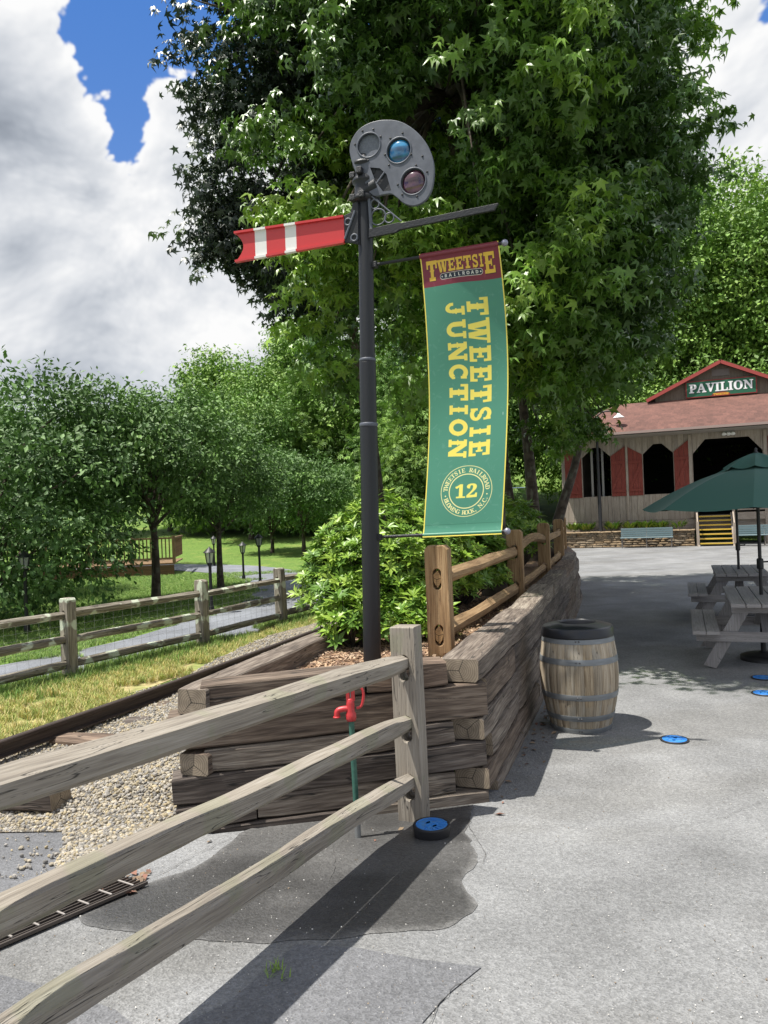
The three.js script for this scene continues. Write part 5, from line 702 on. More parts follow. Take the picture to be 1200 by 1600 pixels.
// ------------------------------------------------------------------ picnic tables and parasols
{
  const table = (x, z, label) => {
    const t = thing('picnic_table', label, 'picnic table', [x, 0, z], Math.atan2(-0.362, 0.932), 'grey picnic tables'), W = 0.76, L = 1.82, m = paintedPlank, at = (geo, ax) => uvBox(geo, ax, x, z);
    for (let k = 0; k < 5; k++) mesh('table_plank', at(rbox(W / 5 - 0.008, 0.038, L, 0.005, -W / 2 + (k + 0.5) * W / 5, 0.74, 0), 'z'), m, t);
    for (const s of [-1, 1]) { for (const k of [0, 1]) mesh('bench_plank', at(rbox(0.135, 0.038, L, 0.005, s * (0.56 + k * 0.142), 0.44, 0), 'z'), m, t); }
    for (const z1 of [-0.62, 0.62]) { mesh('bench_beam', at(rbox(1.46, 0.11, 0.038, 0.004, 0, 0.365, z1 + 0.02), 'x'), m, t); mesh('top_beam', at(rbox(0.72, 0.09, 0.038, 0.004, 0, 0.675, z1 + 0.02), 'x'), m, t); for (const s of [-1, 1]) { const a = V(s * 0.22, 0.72, 0), b = V(s * 0.6, 0.0, 0), d = b.clone().sub(a), q = box(0.15, d.length(), 0.038); q.rotateZ(Math.atan2(d.x, -d.y)); q.translate((a.x + b.x) / 2, 0.36, z1 - 0.022); const p = q.attributes.position; for (let i = 0; i < p.count; i++) p.setY(i, clamp(p.getY(i), 0.001, 0.72)); mesh('leg', at(q, 'y'), m, t); } }
    const cb = box(0.09, 0.038, 0.72); for (const s of [-1, 1]) { const q = cb.clone(); q.rotateX(s * 0.55); q.translate(0, 0.52, s * 0.3); mesh('brace', at(q, 'z'), m, t); }
    return t;
  };
  table(4.37, -8.98, 'nearer grey painted wooden picnic table with attached benches'); table(5.64, -12.3, 'farther grey painted wooden picnic table behind the nearer one');
  const parasol = (x, z, R0, H, turn, label) => {
    const g = thing('parasol', label, 'parasol', [x, 0, z], turn, 'green parasols over the picnic tables'), N = 8;
    const fm = new THREE.MeshPhysicalMaterial({ color: C(0.034, 0.115, 0.088), roughness: 0.85, side: THREE.DoubleSide, transmission: 0.12, thickness: 0, bumpMap: dataTex(128, 128, (u, v) => { const q = 128 + 90 * Math.sin(u * 400) * Math.sin(v * 400); return [q, q, q]; }, false, [6, 6]), bumpScale: 0.0008 }), dk = plain(0.015, 0.015, 0.016, 0.45);
    mesh('pole', between(V(0, 0.02, 0), V(0, H - 0.05, 0), 0.021, 0.019, 14), dk, g); mesh('tilt_joint', rbox(0.06, 0.13, 0.07, 0.02, 0, 1.12, 0), dk, g); mesh('crank', between(V(0.02, 1.14, 0), V(0.11, 1.14, 0.02), 0.01, 0.01, 8), dk, g);
    mesh('base', lathe([[0.001, 0.1], [0.04, 0.1], [0.06, 0.085], [0.2, 0.07], [0.25, 0.05], [0.255, 0.0]], 32), dk, g); mesh('base_tube', between(V(0, 0.08, 0), V(0, 0.42, 0), 0.03, 0.028, 14), dk, g);
    const surf = (r0, r1, y0, y1, sag, name, hem) => { const pos = [], idx = [], rows = 8, cols = 8; for (let k = 0; k < N; k++) { const a0 = k / N * 2 * Math.PI, a1 = (k + 1) / N * 2 * Math.PI, o = pos.length / 3; for (let j = 0; j <= rows; j++) for (let i = 0; i <= cols; i++) { const t = j / rows, s = i / cols, r = mix(r0, r1, t), p = V(Math.cos(a0) * r, 0, Math.sin(a0) * r).lerp(V(Math.cos(a1) * r, 0, Math.sin(a1) * r), s), y = mix(y0, y1, t) + 0.1 * Math.sin(Math.PI * t) * (r1 - r0) * 0.5 - sag * Math.sin(Math.PI * s) * t; pos.push(p.x, y, p.z); } for (let j = 0; j < rows; j++) for (let i = 0; i < cols; i++) { const a = o + j * (cols + 1) + i; idx.push(a, a + 1, a + cols + 1, a + 1, a + cols + 2, a + cols + 1); } } const q = new THREE.BufferGeometry(); q.setAttribute('position', new THREE.Float32BufferAttribute(pos, 3)); q.setIndex(idx); q.computeVertexNormals(); const uv = new Float32Array(pos.length / 3 * 2); for (let i = 0; i < uv.length / 2; i++) { uv[i * 2] = pos[i * 3]; uv[i * 2 + 1] = pos[i * 3 + 2]; } q.setAttribute('uv', new THREE.BufferAttribute(uv, 2)); return mesh(name, q, fm, g); };
    const can = surf(0.14, R0, H - 0.14, H - 0.62, 0.035, 'canopy'); const vent = surf(0.02, 0.36, H, H - 0.16, 0.03, 'vent_flap'); g.remove(vent); can.add(vent);
    for (let k = 0; k < N; k++) { const a = k / N * 2 * Math.PI; mesh('rib', between(V(Math.cos(a) * 0.03, H - 0.13, Math.sin(a) * 0.03), V(Math.cos(a) * R0 * 0.98, H - 0.635, Math.sin(a) * R0 * 0.98), 0.007, 0.006, 6), dk, g); mesh('strut', between(V(Math.cos(a) * 0.03, H - 0.52, Math.sin(a) * 0.03), V(Math.cos(a) * R0 * 0.5, H - 0.375, Math.sin(a) * R0 * 0.5), 0.006, 0.006, 6), dk, g); }
    mesh('finial', lathe([[0.001, H + 0.06], [0.02, H + 0.045], [0.014, H + 0.02], [0.03, H]], 14), dk, g);
  };
  parasol(4.37, -8.98, 1.3, 2.42, 0.3, 'open dark green parasol above the nearer picnic table'); parasol(5.64, -12.3, 1.3, 2.42, 0.1, 'open dark green parasol of the farther picnic table');
}
// ------------------------------------------------------------------ benches, street lamp before the pavilion
{
  const slatMat = new THREE.MeshStandardMaterial({ roughness: 0.65, map: dataTex(256, 64, (u, v) => lerp3([88, 108, 112], [116, 134, 138], fbm(u, v, 4, 24, 3, 3)), true, [0.6, 3]) }), iron = plain(0.2, 0.18, 0.16, 0.6, 0.2);
  const bench = (s0, s1, label) => { const p = onPav((s0 + s1) / 2, 0, -0.45), L = s1 - s0, g = thing('park_bench', label, 'bench', p, PTURN, 'slatted benches before the pavilion'); for (let k = 0; k < 4; k++) mesh('seat_slat', uvBox(rbox(L, 0.03, 0.085, 0.006, 0, 0.42 + 0.004 * k, 0.18 - k * 0.1), 'x', k), slatMat, g); for (let k = 0; k < 4; k++) for (const h of [-1, 1]) mesh('back_slat', uvBox(rbox(L / 2 - 0.01, 0.078, 0.028, 0.006, h * L / 4, 0.5 + k * 0.09, -0.19 - k * 0.018), 'x', k), slatMat, g); for (const x of [-L / 2 + 0.06, 0, L / 2 - 0.06]) { mesh('leg', between(V(x, 0, 0.16), V(x, 0.41, 0.14), 0.018, 0.018, 8), iron, g); mesh('leg', between(V(x, 0, -0.2), V(x, 0.42, -0.15), 0.018, 0.018, 8), iron, g); mesh('back_support', between(V(x, 0.4, -0.17), V(x, 0.82, -0.275), 0.016, 0.016, 8), iron, g); mesh('seat_bearer', box(0.03, 0.03, 0.4, x, 0.39, 0), iron, g); } };
  bench(-0.73, 1.32, 'grey green slatted bench before the stone wall'); bench(3.65, 5.7, 'grey green slatted bench beside the yellow edged steps');
  const g = thing('street_lamp', 'black lamp post with curved arm and white bell shade', 'street lamp', onPav(-1.6, 0.66, 0.35), PTURN), bl = plain(0.02, 0.02, 0.022, 0.5);
  mesh('post', lathe([[0.1, 0], [0.1, 0.1], [0.085, 0.14], [0.08, 2.0], [0.06, 2.06], [0.055, 4.6]], 14), bl, g); mesh('arm', new THREE.TubeGeometry(new THREE.CatmullRomCurve3([V(0, 4.5, 0), V(0.03, 4.95, 0), V(0.3, 5.15, 0), V(0.7, 5.14, 0), V(0.92, 5.05, 0)]), 24, 0.032, 8), bl, g);
  mesh('shade', lathe([[0.03, 5.06], [0.06, 5.04], [0.08, 4.98], [0.22, 4.88], [0.24, 4.85], [0.225, 4.86], [0.07, 4.95], [0.001, 4.96]], 24).translate(0.93, 0, 0), plain(0.75, 0.75, 0.74, 0.4), g); mesh('tie_rod', between(V(0, 4.55, 0), V(0.34, 5.14, 0), 0.012, 0.012, 6), bl, g);
}
// ------------------------------------------------------------------ path lanterns, deck, far fence
{
  const bl = plain(0.015, 0.015, 0.016, 0.5), glass = new THREE.MeshPhysicalMaterial({ color: C(0.75, 0.75, 0.7), roughness: 0.25, transmission: 0.6, thickness: 0 });
  const lantern = (x, z, h, label) => { const g = thing('path_lantern', label, 'lantern', [x, lawnH(x, z), z], 0.3, 'black lantern posts along the path'); mesh('post', lathe([[0.055, -0.1], [0.055, 0.12], [0.035, 0.18], [0.03, h - 0.36], [0.055, h - 0.33], [0.06, h - 0.3]], 12), bl, g); mesh('glazing', new THREE.CylinderGeometry(0.095, 0.065, 0.2, 6).translate(0, h - 0.2, 0), glass, g); for (let k = 0; k < 6; k++) { const a = k * Math.PI / 3; mesh('corner_bar', between(V(Math.sin(a) * 0.067, h - 0.3, Math.cos(a) * 0.067), V(Math.sin(a) * 0.098, h - 0.1, Math.cos(a) * 0.098), 0.008, 0.008, 5), bl, g); } mesh('roof', lathe([[0.125, h - 0.1], [0.12, h - 0.085], [0.05, h - 0.02], [0.02, h], [0.001, h + 0.03]], 12), bl, g); };
  lantern(-3.506, -15.29, 1.32, 'black lantern post standing before the second tree trunk'); lantern(-4.32, -23.23, 1.15, 'slim black lantern post behind the path, left of a pair'); lantern(-3.5, -21.27, 1.42, 'black lantern post beside the path, right of a pair'); lantern(-6.4, -13.6, 1.45, 'black lantern post half hidden under the dark low tree'); lantern(-6.9, -30.9, 1.2, 'small black lantern post at the far path bend');
  const dk = thing('wooden_deck', 'raised brown wooden deck with picket railing behind the trees', 'deck', [-10.3, 0, -27.5], 0.16), tan = tinted(brownWood, 0.62, 0.6, 0.62);
  for (let k = 0; k < 16; k++) mesh('deck_board', uvBox(box(5.6, 0.04, 0.185, 0, 0.42, 1.4 - k * 0.19), 'x', k), tan, dk);
  mesh('skirt', uvBox(box(5.6, 0.36, 0.05, 0, 0.2, 1.52), 'x'), tinted(brownWood, 0.34, 0.28, 0.26), dk); for (const x of [-2.8, -1.4, 0, 1.4, 2.8]) mesh('rail_post', uvBox(box(0.1, 0.95, 0.1, x, 0.9, 1.44), 'y'), tan, dk); for (const y of [0.6, 1.3]) mesh('railing', uvBox(box(5.6, 0.06, 0.09, 0, y, 1.44), 'x'), tan, dk); for (let x = -2.72; x < 2.8; x += 0.125) if (Math.abs((x / 1.4) - Math.round(x / 1.4)) > 0.04) mesh('picket', box(0.04, 0.68, 0.03, x, 0.95, 1.44), tan, dk);
  for (const x of [2.8]) for (let z = -1.3; z < 1.4; z += 0.125) mesh('picket', box(0.03, 0.68, 0.04, x, 0.95, z), tan, dk); mesh('railing', box(0.09, 0.06, 2.9, 2.8, 1.3, 0), tan, dk);
  const ff = thing('split_rail_fence', 'small pale wooden fence far off between trees and pole', 'fence', [-3.2, lawnH(-3.2, -46), -46], 0.05); for (let k = 0; k < 7; k++) mesh('post', uvBox(box(0.16, 1.15, 0.14, k * 1.6, 0.55, 0), 'y'), brownWood, ff); for (const y of [0.45, 0.85]) for (let k = 0; k < 6; k++) mesh('rail', uvBox(rbox(1.6, 0.1, 0.08, 0.02, k * 1.6 + 0.8, y, 0.02), 'x', k), brownWood, ff);
}

// ------------------------------------------------------------------ trees and shrubs
const barkMap = dataTex(256, 512, (u, v) => { const a = fbm(u, v, 14, 10, 4, 61), l = step01(0.55, 0.7, fbm(u, v, 8, 16, 3, 71)), c = lerp3([46, 38, 31], [108, 96, 84], a); return lerp3(c, [128, 134, 118], l * 0.45); }, true, [1, 1.2]);
const bark = new THREE.MeshStandardMaterial({ map: barkMap, bumpMap: barkMap, bumpScale: 0.02, roughness: 0.95 });
// the big star leaved trees over the planter
function starTree(label, base, trunks, lobes, sprays, seed, pick, opt = {}, leafColors) {
  const t = thing('star_leaved_tree', label, 'tree', base); const B = V(...base);
  mesh('trunk', merge(trunks.map(([pts, r0, r1], i) => limb(pts.map((p) => V(...p).sub(B)), r0, r1, seed + i))), bark, t);
  const R = mulberry(seed + 5), top = trunks.map(([p]) => V(...p[p.length - 2]).sub(B)), br = [];
  for (const [x, y, z, rx, ry] of lobes) for (let k = 0; k < 3; k++) { const a = top[Math.floor(R() * top.length)], e = V(x, y, z).sub(B).add(onSphere(R).multiplyScalar(rx * 0.75)), m = a.clone().lerp(e, 0.5).add(V(0, 0.3 + R() * 0.5, 0)); br.push(limb([a, m, e], 0.05 + 0.03 * R(), 0.008, seed + k, 6)); } mesh('branches', merge(br), bark, t);
  const cols = leafColors ?? [[0.095, 0.18, 0.045], [0.125, 0.235, 0.046], [0.155, 0.285, 0.046], [0.2, 0.35, 0.048], [0.28, 0.43, 0.058]];
  const L = crown({ tpl: starLeaf, lobes: lobes.map(([x, y, z, ...r]) => [x - B.x, y - B.y, z - B.z, ...r]), sprays, perSpray: 15, size: 0.137, spread: 0.25, colors: cols, seed, inner: 0.35, gap: 0.43, freq: 0.75, droop: 0.75, flat: 0.55, ...opt });
  const mat = foliage(0.38, 0.5), nv = L.nv;
  if (pick) {                                   // the leaves that show largest are parts of their own
    const list = []; for (let i = 0; i < L.n; i++) { const o = i * nv * 3, x = L.pos[o] + B.x, y = L.pos[o + 1] + B.y, z = L.pos[o + 2] + B.z; if (z > -1) continue; const u = 600 + 1200 * x / -z, v = 800 - 1200 * (y - 1.9) / -z; if (u < 20 || u > 1180 || v < 20 || v > 900) continue; list.push([Math.hypot(x, y - 1.9, z), i]); }
    list.sort((a, b) => a[0] - b[0]); const taken = new Set(list.slice(0, pick).map((q) => q[1])), bins = [];
    for (const i of taken) { const q = new THREE.BufferGeometry(), o = i * nv * 3; q.setAttribute('position', new THREE.BufferAttribute(L.pos.slice(o, o + nv * 3), 3)); q.setAttribute('color', new THREE.BufferAttribute(L.col.slice(o, o + nv * 3), 3)); q.setIndex(L.t.f); q.computeVertexNormals(); bins.push(q); }
    let w = 0; for (let i = 0; i < L.n; i++) if (!taken.has(i)) { if (w !== i) { L.pos.copyWithin(w * nv * 3, i * nv * 3, (i + 1) * nv * 3); L.col.copyWithin(w * nv * 3, i * nv * 3, (i + 1) * nv * 3); } w++; } L.n = w;
    bins.forEach((q) => mesh('leaf', q, mat, t));
  }
  const cm = mesh('crown', L.geometry(), mat, t); cm.userData.kind = 'stuff'; return t;
}
starTree('big star leaved tree whose crown hangs over the banner and signal', [1.45, 0.7, -10.4],
  [[[[1.45, 0.6, -10.4], [1.5, 2.2, -10.4], [1.3, 4.4, -10.3], [1.1, 7.5, -10.4], [1.0, 10.5, -10.4]], 0.17, 0.04]],
  [[1.2, 7.4, -10.3, 2.9, 3.4, 3.2], [-0.2, 6.3, -10.2, 1.4, 1.5, 1.6], [0.0, 8.9, -10.5, 1.8, 2.0, 2.2], [2.7, 6.5, -10.2, 1.7, 1.7, 2.0], [2.8, 8.9, -10.6, 2.1, 2.1, 2.4], [1.9, 4.6, -8.9, 1.5, 1.15, 1.5], [0.3, 4.3, -9.4, 1.3, 1.1, 1.4], [2.6, 4.4, -9.9, 1.3, 1.1, 1.5], [1.2, 7.0, -8.0, 1.8, 1.6, 1.4], [1.0, 11, -10.5, 2.6, 2.0, 2.6], [0.0, 5.3, -9.0, 1.2, 1.0, 1.2]],
  5400, 1001, 300);
starTree('star leaved tree with twin leaning trunks beside the lamp and pavilion', [3.35, 0.7, -16.5],
  [[[[3.2, 0.6, -16.5], [3.2, 2.2, -16.5], [3.0, 4.6, -16.3], [2.8, 8, -16.2]], 0.17, 0.06], [[[3.45, 0.6, -16.5], [3.75, 1.7, -16.4], [4.2, 3.2, -16.3], [4.3, 6.5, -16.2]], 0.15, 0.05], [[[3.0, 0.6, -16.7], [2.75, 2.2, -16.8], [2.6, 4.5, -16.9], [2.2, 7.5, -16.8]], 0.13, 0.05]],
  [[3.2, 8.0, -16, 3.4, 3.2, 3.6], [4.1, 5.9, -14.8, 1.8, 1.7, 2.0], [3.8, 5.1, -14.2, 1.15, 0.9, 1.3], [1.0, 7.2, -15.6, 2.4, 2.4, 2.4], [4.8, 8.8, -16, 2.1, 2.1, 2.5], [3.2, 4.9, -14, 1.8, 1.2, 1.6], [4.2, 4.7, -15.9, 1.1, 0.7, 1.3], [3.25, 3.95, -14.3, 1.0, 0.65, 1.0], [3.85, 3.75, -14.6, 0.8, 0.6, 0.9], [3.5, 3.45, -14.6, 0.8, 0.5, 0.8], [2.6, 11, -16, 2.8, 2.0, 2.8], [-0.6, 9.2, -15.4, 2.0, 2.0, 2.0]],
  3700, 1002, 0);
starTree('dark purplish green leaved tree behind the signal arm and lens plate', [-0.1, 0.7, -12.6],
  [[[[-0.1, 0.5, -12.6], [-0.12, 2.5, -12.6], [-0.4, 5, -12.5], [-0.8, 8, -12.4], [-1.0, 10, -12.4]], 0.14, 0.04]],
  [[-1.5, 9.6, -12.3, 1.9, 1.9, 1.9], [-1.45, 7.3, -12.2, 1.5, 1.4, 1.6], [-0.9, 5.9, -12.2, 1.2, 1.0, 1.2], [-0.2, 7.8, -12.8, 1.9, 2.2, 1.9], [-1.7, 6.4, -12.0, 1.3, 0.8, 1.1], [-0.6, 11.4, -12.5, 2.0, 1.6, 2.0]],
  2300, 1003, 0, {}, [[0.046, 0.078, 0.042], [0.056, 0.088, 0.048], [0.068, 0.105, 0.048], [0.05, 0.068, 0.048], [0.1, 0.16, 0.05]]);
// evergreen shrubs with whorled leaves
function shrub(label, base, lobes, whorls, size, cols, seed, pick = 0) {
  const t = thing('evergreen_shrub', label, 'shrub', base), R = mulberry(seed), L = new Leaves(longLeaf, whorls * 9), B = V(...base), sum = lobes.reduce((s, l) => s + l[3] * l[4], 0), st = [];
  for (let i = 0; i < whorls; i++) {
    let k = 0, w = R() * sum; while ((w -= lobes[k][3] * lobes[k][4]) > 0 && k < lobes.length - 1) k++; const [x, y, z, rx, ry, rz] = lobes[k], d = onSphere(R); if (d.y < -0.35) d.y *= -0.5; const f = (0.6 + 0.4 * Math.pow(R(), 0.4)) * (0.88 + 0.25 * noise3(d.x * 3 + k, d.y * 3, d.z * 3, seed)), p = V(x + d.x * rx * f, y + d.y * ry * f, z + d.z * rz * f); if (p.y < 0.02) p.y = 0.02 + 0.1 * R();
    const ax = d.clone().multiplyScalar(0.7).add(V(0, 0.7, 0)).add(onSphere(R).multiplyScalar(0.35)).normalize(), s1 = V(0.3, 0.2, 0.9).cross(ax).normalize(), s2 = ax.clone().cross(s1), c0 = cols[Math.floor(R() * cols.length)], n = 7 + Math.floor(R() * 3), ph = R() * 6;
    for (let q = 0; q < n; q++) { const a = ph + q / n * 6.283, out = s1.clone().multiplyScalar(Math.cos(a)).addScaledVector(s2, Math.sin(a)), dir = out.clone().addScaledVector(ax, 0.25 + 0.5 * R()), m = 0.8 + 0.4 * R(); L.add(p, dir, ax.clone().add(onSphere(R).multiplyScalar(0.25)), size * (0.75 + 0.5 * R()), [c0[0] * m, c0[1] * m, c0[2] * m]); }
    if (i % 9 === 0) st.push(limb([V(x * 0.4, -0.02, z * 0.4), V(p.x * 0.6, p.y * 0.55, p.z * 0.6), p], 0.014, 0.004, i, 5));
  }
  mesh('stems', merge(st), bark, t); const mat = foliage(0.38, 0.28);
  if (pick) { const nv = L.nv, list = []; for (let i = 0; i < L.n; i++) { const o = i * nv * 3; list.push([Math.hypot(L.pos[o] + B.x, L.pos[o + 1] + B.y - 1.9, L.pos[o + 2] + B.z), i]); } list.sort((a, b) => a[0] - b[0]); const taken = new Set(list.slice(0, pick).map((q) => q[1])); for (const i of taken) { const q = new THREE.BufferGeometry(), o = i * nv * 3; q.setAttribute('position', new THREE.BufferAttribute(L.pos.slice(o, o + nv * 3), 3)); q.setAttribute('color', new THREE.BufferAttribute(L.col.slice(o, o + nv * 3), 3)); q.setIndex(L.t.f); q.computeVertexNormals(); mesh('leaf', q, mat, t); } let w = 0; for (let i = 0; i < L.n; i++) if (!taken.has(i)) { if (w !== i) { L.pos.copyWithin(w * nv * 3, i * nv * 3, (i + 1) * nv * 3); L.col.copyWithin(w * nv * 3, i * nv * 3, (i + 1) * nv * 3); } w++; } L.n = w; }
  const f = mesh('foliage', L.geometry(), mat, t); f.userData.kind = 'stuff'; return t;
}
const bright = [[0.24, 0.38, 0.045], [0.18, 0.32, 0.04], [0.32, 0.46, 0.07], [0.13, 0.25, 0.04]];
shrub('large bright green evergreen shrub behind the black signal post', [-0.02, 0.7, -8.0], [[0, 0.62, 0, 0.78, 0.74, 0.72], [-0.42, 0.45, 0.1, 0.48, 0.55, 0.55], [0.42, 0.6, -0.15, 0.48, 0.62, 0.6], [0.68, 0.45, -0.45, 0.45, 0.5, 0.5], [0.0, 0.3, 0.45, 0.6, 0.45, 0.4]], 2500, 0.1, bright, 41, 150);
shrub('bright evergreen shrub behind the banner and the brown fence rails', [0.8, 0.7, -9.3], [[0, 0.6, 0, 0.65, 0.65, 0.6], [0.3, 0.4, -0.4, 0.5, 0.45, 0.5]], 900, 0.105, bright, 46);
shrub('small bright evergreen shrub at the foot of the signal post', [-0.32, 0.7, -6.75], [[0, 0.2, 0, 0.3, 0.3, 0.28], [0.25, 0.16, -0.05, 0.2, 0.22, 0.22]], 130, 0.12, bright, 42, 80);
shrub('low bright evergreen shrub behind the first brown fence post', [0.3, 0.7, -7.1], [[0, 0.18, 0, 0.3, 0.28, 0.3]], 110, 0.115, bright, 43);
shrub('evergreen shrub in the shade behind the middle of the brown fence', [1.45, 0.65, -11.7], [[0, 0.75, 0, 0.6, 0.75, 0.8], [0.3, 0.65, -1.1, 0.6, 0.8, 0.8], [-0.5, 0.5, 0.3, 0.5, 0.5, 0.5]], 800, 0.13, bright, 44);
shrub('evergreen shrub in the shade at the far end of the planter', [2.5, 0.65, -14.6], [[0, 0.65, 0, 0.6, 0.7, 0.9]], 420, 0.13, bright, 45);
// planting on the pavilion's stone planter
{ const R = mulberry(88); [[-2.75, 'clump of strappy green leaves left of the lamp post'], [-2.2, 'pale clump of strappy leaves just left of the lamp post'], [-1.1, 'clump of strappy green leaves just right of the lamp post'], [-0.35, 'low green clump behind the bench, leftmost of three'], [0.25, 'bright green clump behind the bench middle'], [0.8, 'green clump behind the right half of the bench'], [1.5, 'small bright sprig beside the steps']].forEach(([s, label], k) => {
  const t = thing('leafy_plant', label, 'plant', onPav(s, 0.66, 0.55 + 0.1 * R()), 0, 'plants in the stone planter'), L = new Leaves(longLeaf, 200), n = k === 6 ? 30 : 110; for (let i = 0; i < n; i++) { const a = R() * 6.3, r = 0.28 * Math.sqrt(R()), h = 0.05 + 0.15 * R(); L.add(V(Math.cos(a) * r, h, Math.sin(a) * r * 0.7), V(Math.cos(a) * 0.6, 0.5 + R() * 0.6, Math.sin(a) * 0.6), V(Math.cos(a + 3), 1, Math.sin(a + 3)), 0.2 + 0.2 * R(), [0.13 + 0.08 * R(), 0.24 + 0.08 * R(), 0.04]); } mesh('foliage', L.geometry(), foliage(0.5, 0.3), t).userData.kind = 'stuff'; mesh('crown_base', lathe([[0.001, 0.06], [0.05, 0.05], [0.08, 0]], 10), bark, t); }); }
// background trees: a few kinds, then one copy for each tree that stands there
const treeMat = [0, 1, 2, 3].map((k) => { const m = foliage(0.6, 0.3); m.color = C(...[[1.15, 1.15, 1.1], [0.85, 0.9, 0.9], [1.3, 1.25, 1.0], [0.9, 1.0, 0.9]][k]); return m; });
function broadKind(H, Rr, trunkH, lobesN, seed, size, sprays, cols, per = 9) {
  const R = mulberry(seed), lobes = [[0, trunkH + (H - trunkH) * 0.5, 0, Rr * 0.8, (H - trunkH) * 0.48, Rr * 0.8]]; for (let k = 0; k < lobesN; k++) { const a = k * 2.4 + R(), y = trunkH + (H - trunkH) * (0.2 + 0.62 * R()), r = Rr * (0.62 - 0.4 * Math.abs(y / H - 0.5)); lobes.push([Math.cos(a) * r, y, Math.sin(a) * r, Rr * (0.36 + 0.16 * R()), (H - trunkH) * (0.17 + 0.1 * R()), Rr * (0.36 + 0.16 * R())]); }
  const L = crown({ tpl: ovalLeaf, lobes, sprays, perSpray: per, size, spread: size * 2.1, colors: cols, seed, inner: 0.55, gap: 0.34, freq: 1.1, droop: 0.5, flat: 0.55 }), br = [limb([V(0, -0.2, 0), V(0.04, trunkH * 0.6, 0.02), V(-0.03, trunkH * 1.3, 0), V(0.05, H * 0.75, 0)], 0.035 * H * 0.55 + 0.03, 0.03, seed)];
  for (let k = 1; k < lobes.length; k++) br.push(limb([V(0, trunkH * (0.75 + 0.3 * R()), 0), V(lobes[k][0] * 0.5, lobes[k][1] * 0.8, lobes[k][2] * 0.5), V(lobes[k][0] * 1.1, lobes[k][1] + 0.2, lobes[k][2] * 1.1)], 0.05, 0.012, seed + k, 6));
  return { crown: L.geometry(), trunk: merge(br) };
}
function coniferKind(H, Rr, seed, size, sprays, cols) {
  const R = mulberry(seed), lobes = []; const lv = 11; for (let k = 0; k < lv; k++) { const t = (k + 0.5) / lv, y = H * (0.1 + 0.88 * t), r = Rr * Math.pow(1 - t, 0.8), n = Math.max(2, Math.round(6 * (1 - t)) + 1); for (let i = 0; i < n; i++) { const a = i / n * 6.283 + k * 1.3 + R() * 0.5; lobes.push([Math.cos(a) * r * 0.6, y + (R() - 0.5) * 0.3 - 0.05 * r, Math.sin(a) * r * 0.6, r * 0.5 + 0.12, H * 0.05, r * 0.5 + 0.12]); } }
  const L = crown({ tpl: needleSpray, lobes, sprays, perSpray: 7, size, spread: size * 1.6, colors: cols, seed, inner: 0.3, gap: 0.3, freq: 1.2, droop: 0.55, flat: 0.4 }); return { crown: L.geometry(), trunk: limb([V(0, -0.3, 0), V(0.03, H * 0.4, 0), V(0, H * 0.97, 0)], 0.025 * H, 0.015, seed) };
}
const mid = [[0.10, 0.19, 0.048], [0.125, 0.23, 0.055], [0.085, 0.165, 0.045], [0.155, 0.275, 0.066]], light = [[0.14, 0.26, 0.05], [0.12, 0.225, 0.045], [0.18, 0.30, 0.06], [0.10, 0.195, 0.045]], blue = [[0.075, 0.155, 0.06], [0.095, 0.185, 0.065], [0.06, 0.13, 0.05]];
const kinds = { low: broadKind(5.3, 3.0, 0.15, 16, 201, 0.13, 3200, mid), round: broadKind(5.2, 2.4, 2.05, 10, 202, 0.125, 2300, mid), broad: broadKind(5.6, 3.0, 1.8, 12, 208, 0.14, 2400, mid), small: broadKind(5.0, 2.6, 1.1, 9, 203, 0.16, 1500, mid), giant: broadKind(21, 6.2, 4, 18, 209, 0.34, 4200, light), tall: broadKind(13, 4.6, 2.4, 14, 204, 0.32, 1900, light), tall2: broadKind(12, 4.0, 2.0, 12, 205, 0.3, 1800, light), pine: coniferKind(14, 3.6, 206, 0.6, 2600, blue), hem: coniferKind(11, 3.3, 207, 0.5, 3000, light) };
function plant(kind, name, x, z, s, turn, mat, label, grp, sy = 1) { const t = thing(name, label, 'tree', [x, lawnH(x, z), z], turn, grp); const tr = mesh('trunk', kinds[kind].trunk, bark, t), c = mesh('crown', kinds[kind].crown, treeMat[mat], t); for (const q of [tr, c]) q.scale.set(s, s * sy, s); c.userData.kind = 'stuff'; return t; }
plant('low', 'broadleaf_tree', -7.9, -14.8, 1.05, 0.4, 1, 'dark low branched tree reaching the ground at the picture edge');
plant('round', 'broadleaf_tree', -5.354, -17.73, 0.98, 1.0, 0, 'broadleaf tree with pale straight trunk on the lawn, second in the row');
plant('round', 'broadleaf_tree', -4.417, -20.41, 0.84, 2.2, 0, 'broadleaf tree beside the lantern, third in the row');
plant('broad', 'broadleaf_tree', -11.2, -20, 1.0, 2.0, 0, 'lighter green tree rising behind the dark low tree'); plant('broad', 'broadleaf_tree', -11.5, -30.5, 1.15, 3.0, 0, 'broad green tree standing behind the wooden deck'); plant('broad', 'broadleaf_tree', -13.5, -22, 1.15, 4.0, 0, 'tall green tree at the picture edge behind the low tree');
plant('small', 'broadleaf_tree', -5.72, -38.7, 0.95, 0.3, 0, 'small round tree on the far lawn, left of two'); plant('small', 'broadleaf_tree', -3.85, -36.2, 1.0, 1.8, 0, 'small round dark tree on the far lawn, right of two');
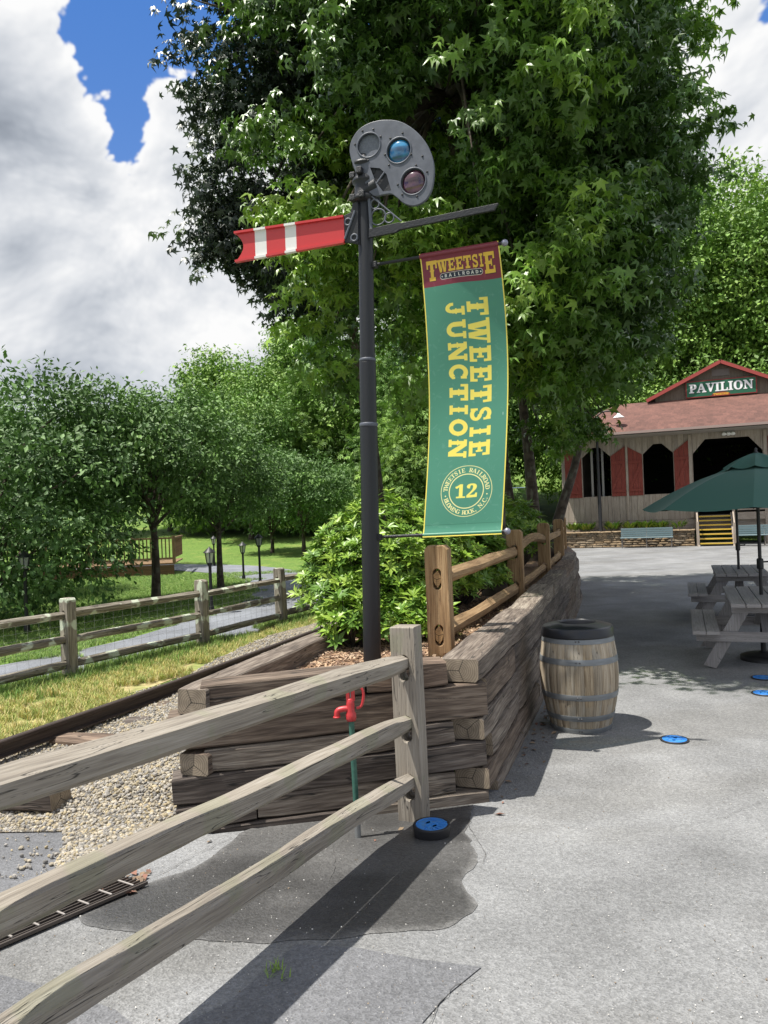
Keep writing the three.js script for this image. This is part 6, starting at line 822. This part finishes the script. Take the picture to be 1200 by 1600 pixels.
{
  const R = mulberry(4242), far = [], LBL = { tall: 'light green broadleaf tree on the wooded hillside behind the lawn', hem: 'feathery light green conifer on the wooded hillside behind the lawn', pine: 'tall blue green pine on the wooded hillside behind the lawn' }, RBL = 'sunlit bright green broadleaf tree on the slope behind the pavilion';
  for (const [x, z, k, s, m, sy] of [[1.3, -27, 'hem', 0.62, 2], [2.6, -31, 'hem', 0.75, 0], [-8, -46, 'tall', 0.72, 0], [-11, -50, 'hem', 0.85, 2], [-5.2, -48, 'hem', 0.95, 2], [-2.2, -50, 'tall2', 0.95, 2], [0.5, -46, 'hem', 1.0, 0], [3.5, -44, 'tall2', 0.9, 2], [-14.5, -52, 'tall', 0.7, 0], [-18, -50, 'tall2', 0.65, 0], [-9, -58, 'tall', 0.95, 2], [-12.5, -64, 'tall2', 1.1, 2], [-5, -62, 'giant', 0.75, 2], [-4.5, -57, 'pine', 1.0, 0], [-1, -60, 'tall', 1.0, 2], [2.5, -56, 'pine', 1.1, 0], [6, -52, 'tall', 1.0, 0], [-6.5, -66, 'hem', 1.0, 2], [-8.6, -72, 'pine', 1.15, 1], [4.5, -66, 'tall', 1.2, 0], [9, -58, 'tall2', 1.1, 2], [-23, -48, 'tall', 0.65, 1], [-28, -52, 'tall', 0.7, 0], [1.2, -40, 'hem', 0.8, 2], [4, -37, 'hem', 0.8, 0], [-33, -46, 'tall2', 0.7, 0]]) { const K = k === 'tall2' || k === 'giant' ? 'tall' : k; plant(k, K === 'tall' ? 'broadleaf_tree' : 'conifer_tree', x, z, s, R() * 6.3, m, LBL[K], 'trees on the hillside behind the lawn', sy ?? 1); }
  for (const [x, z, k, s, m] of [[13.5, -52, 'giant', 0.8, 2], [18.5, -52, 'giant', 0.95, 2], [24.5, -51, 'giant', 1.05, 2], [30, -49, 'giant', 1.05, 2], [21, -60, 'giant', 1.1, 0], [28, -60, 'giant', 1.2, 2], [13, -50, 'tall', 0.8, 2], [17.5, -48, 'tall2', 0.8, 2], [22, -47, 'tall', 0.85, 2], [27, -46, 'tall2', 0.85, 0], [15, -56, 'tall2', 1.1, 2], [20, -56, 'tall', 1.15, 2], [25, -55, 'tall2', 1.2, 2], [31, -53, 'tall', 1.2, 0], [17, -63, 'tall', 1.2, 0], [23, -64, 'tall2', 1.3, 2], [29, -63, 'tall', 1.3, 2], [36, -60, 'tall', 1.3, 0], [12, -61, 'tall', 1.15, 0], [20, -72, 'tall2', 1.3, 0], [28, -73, 'tall', 1.4, 2], [36, -72, 'tall2', 1.4, 2], [34, -44, 'tall', 1.0, 0]]) plant(k, 'broadleaf_tree', x, z, s, R() * 6.3, m, RBL, 'trees on the slope behind the pavilion');
}
// hanging dark conifer mass seen between signal post and banner
renderer.render(scene, camera);
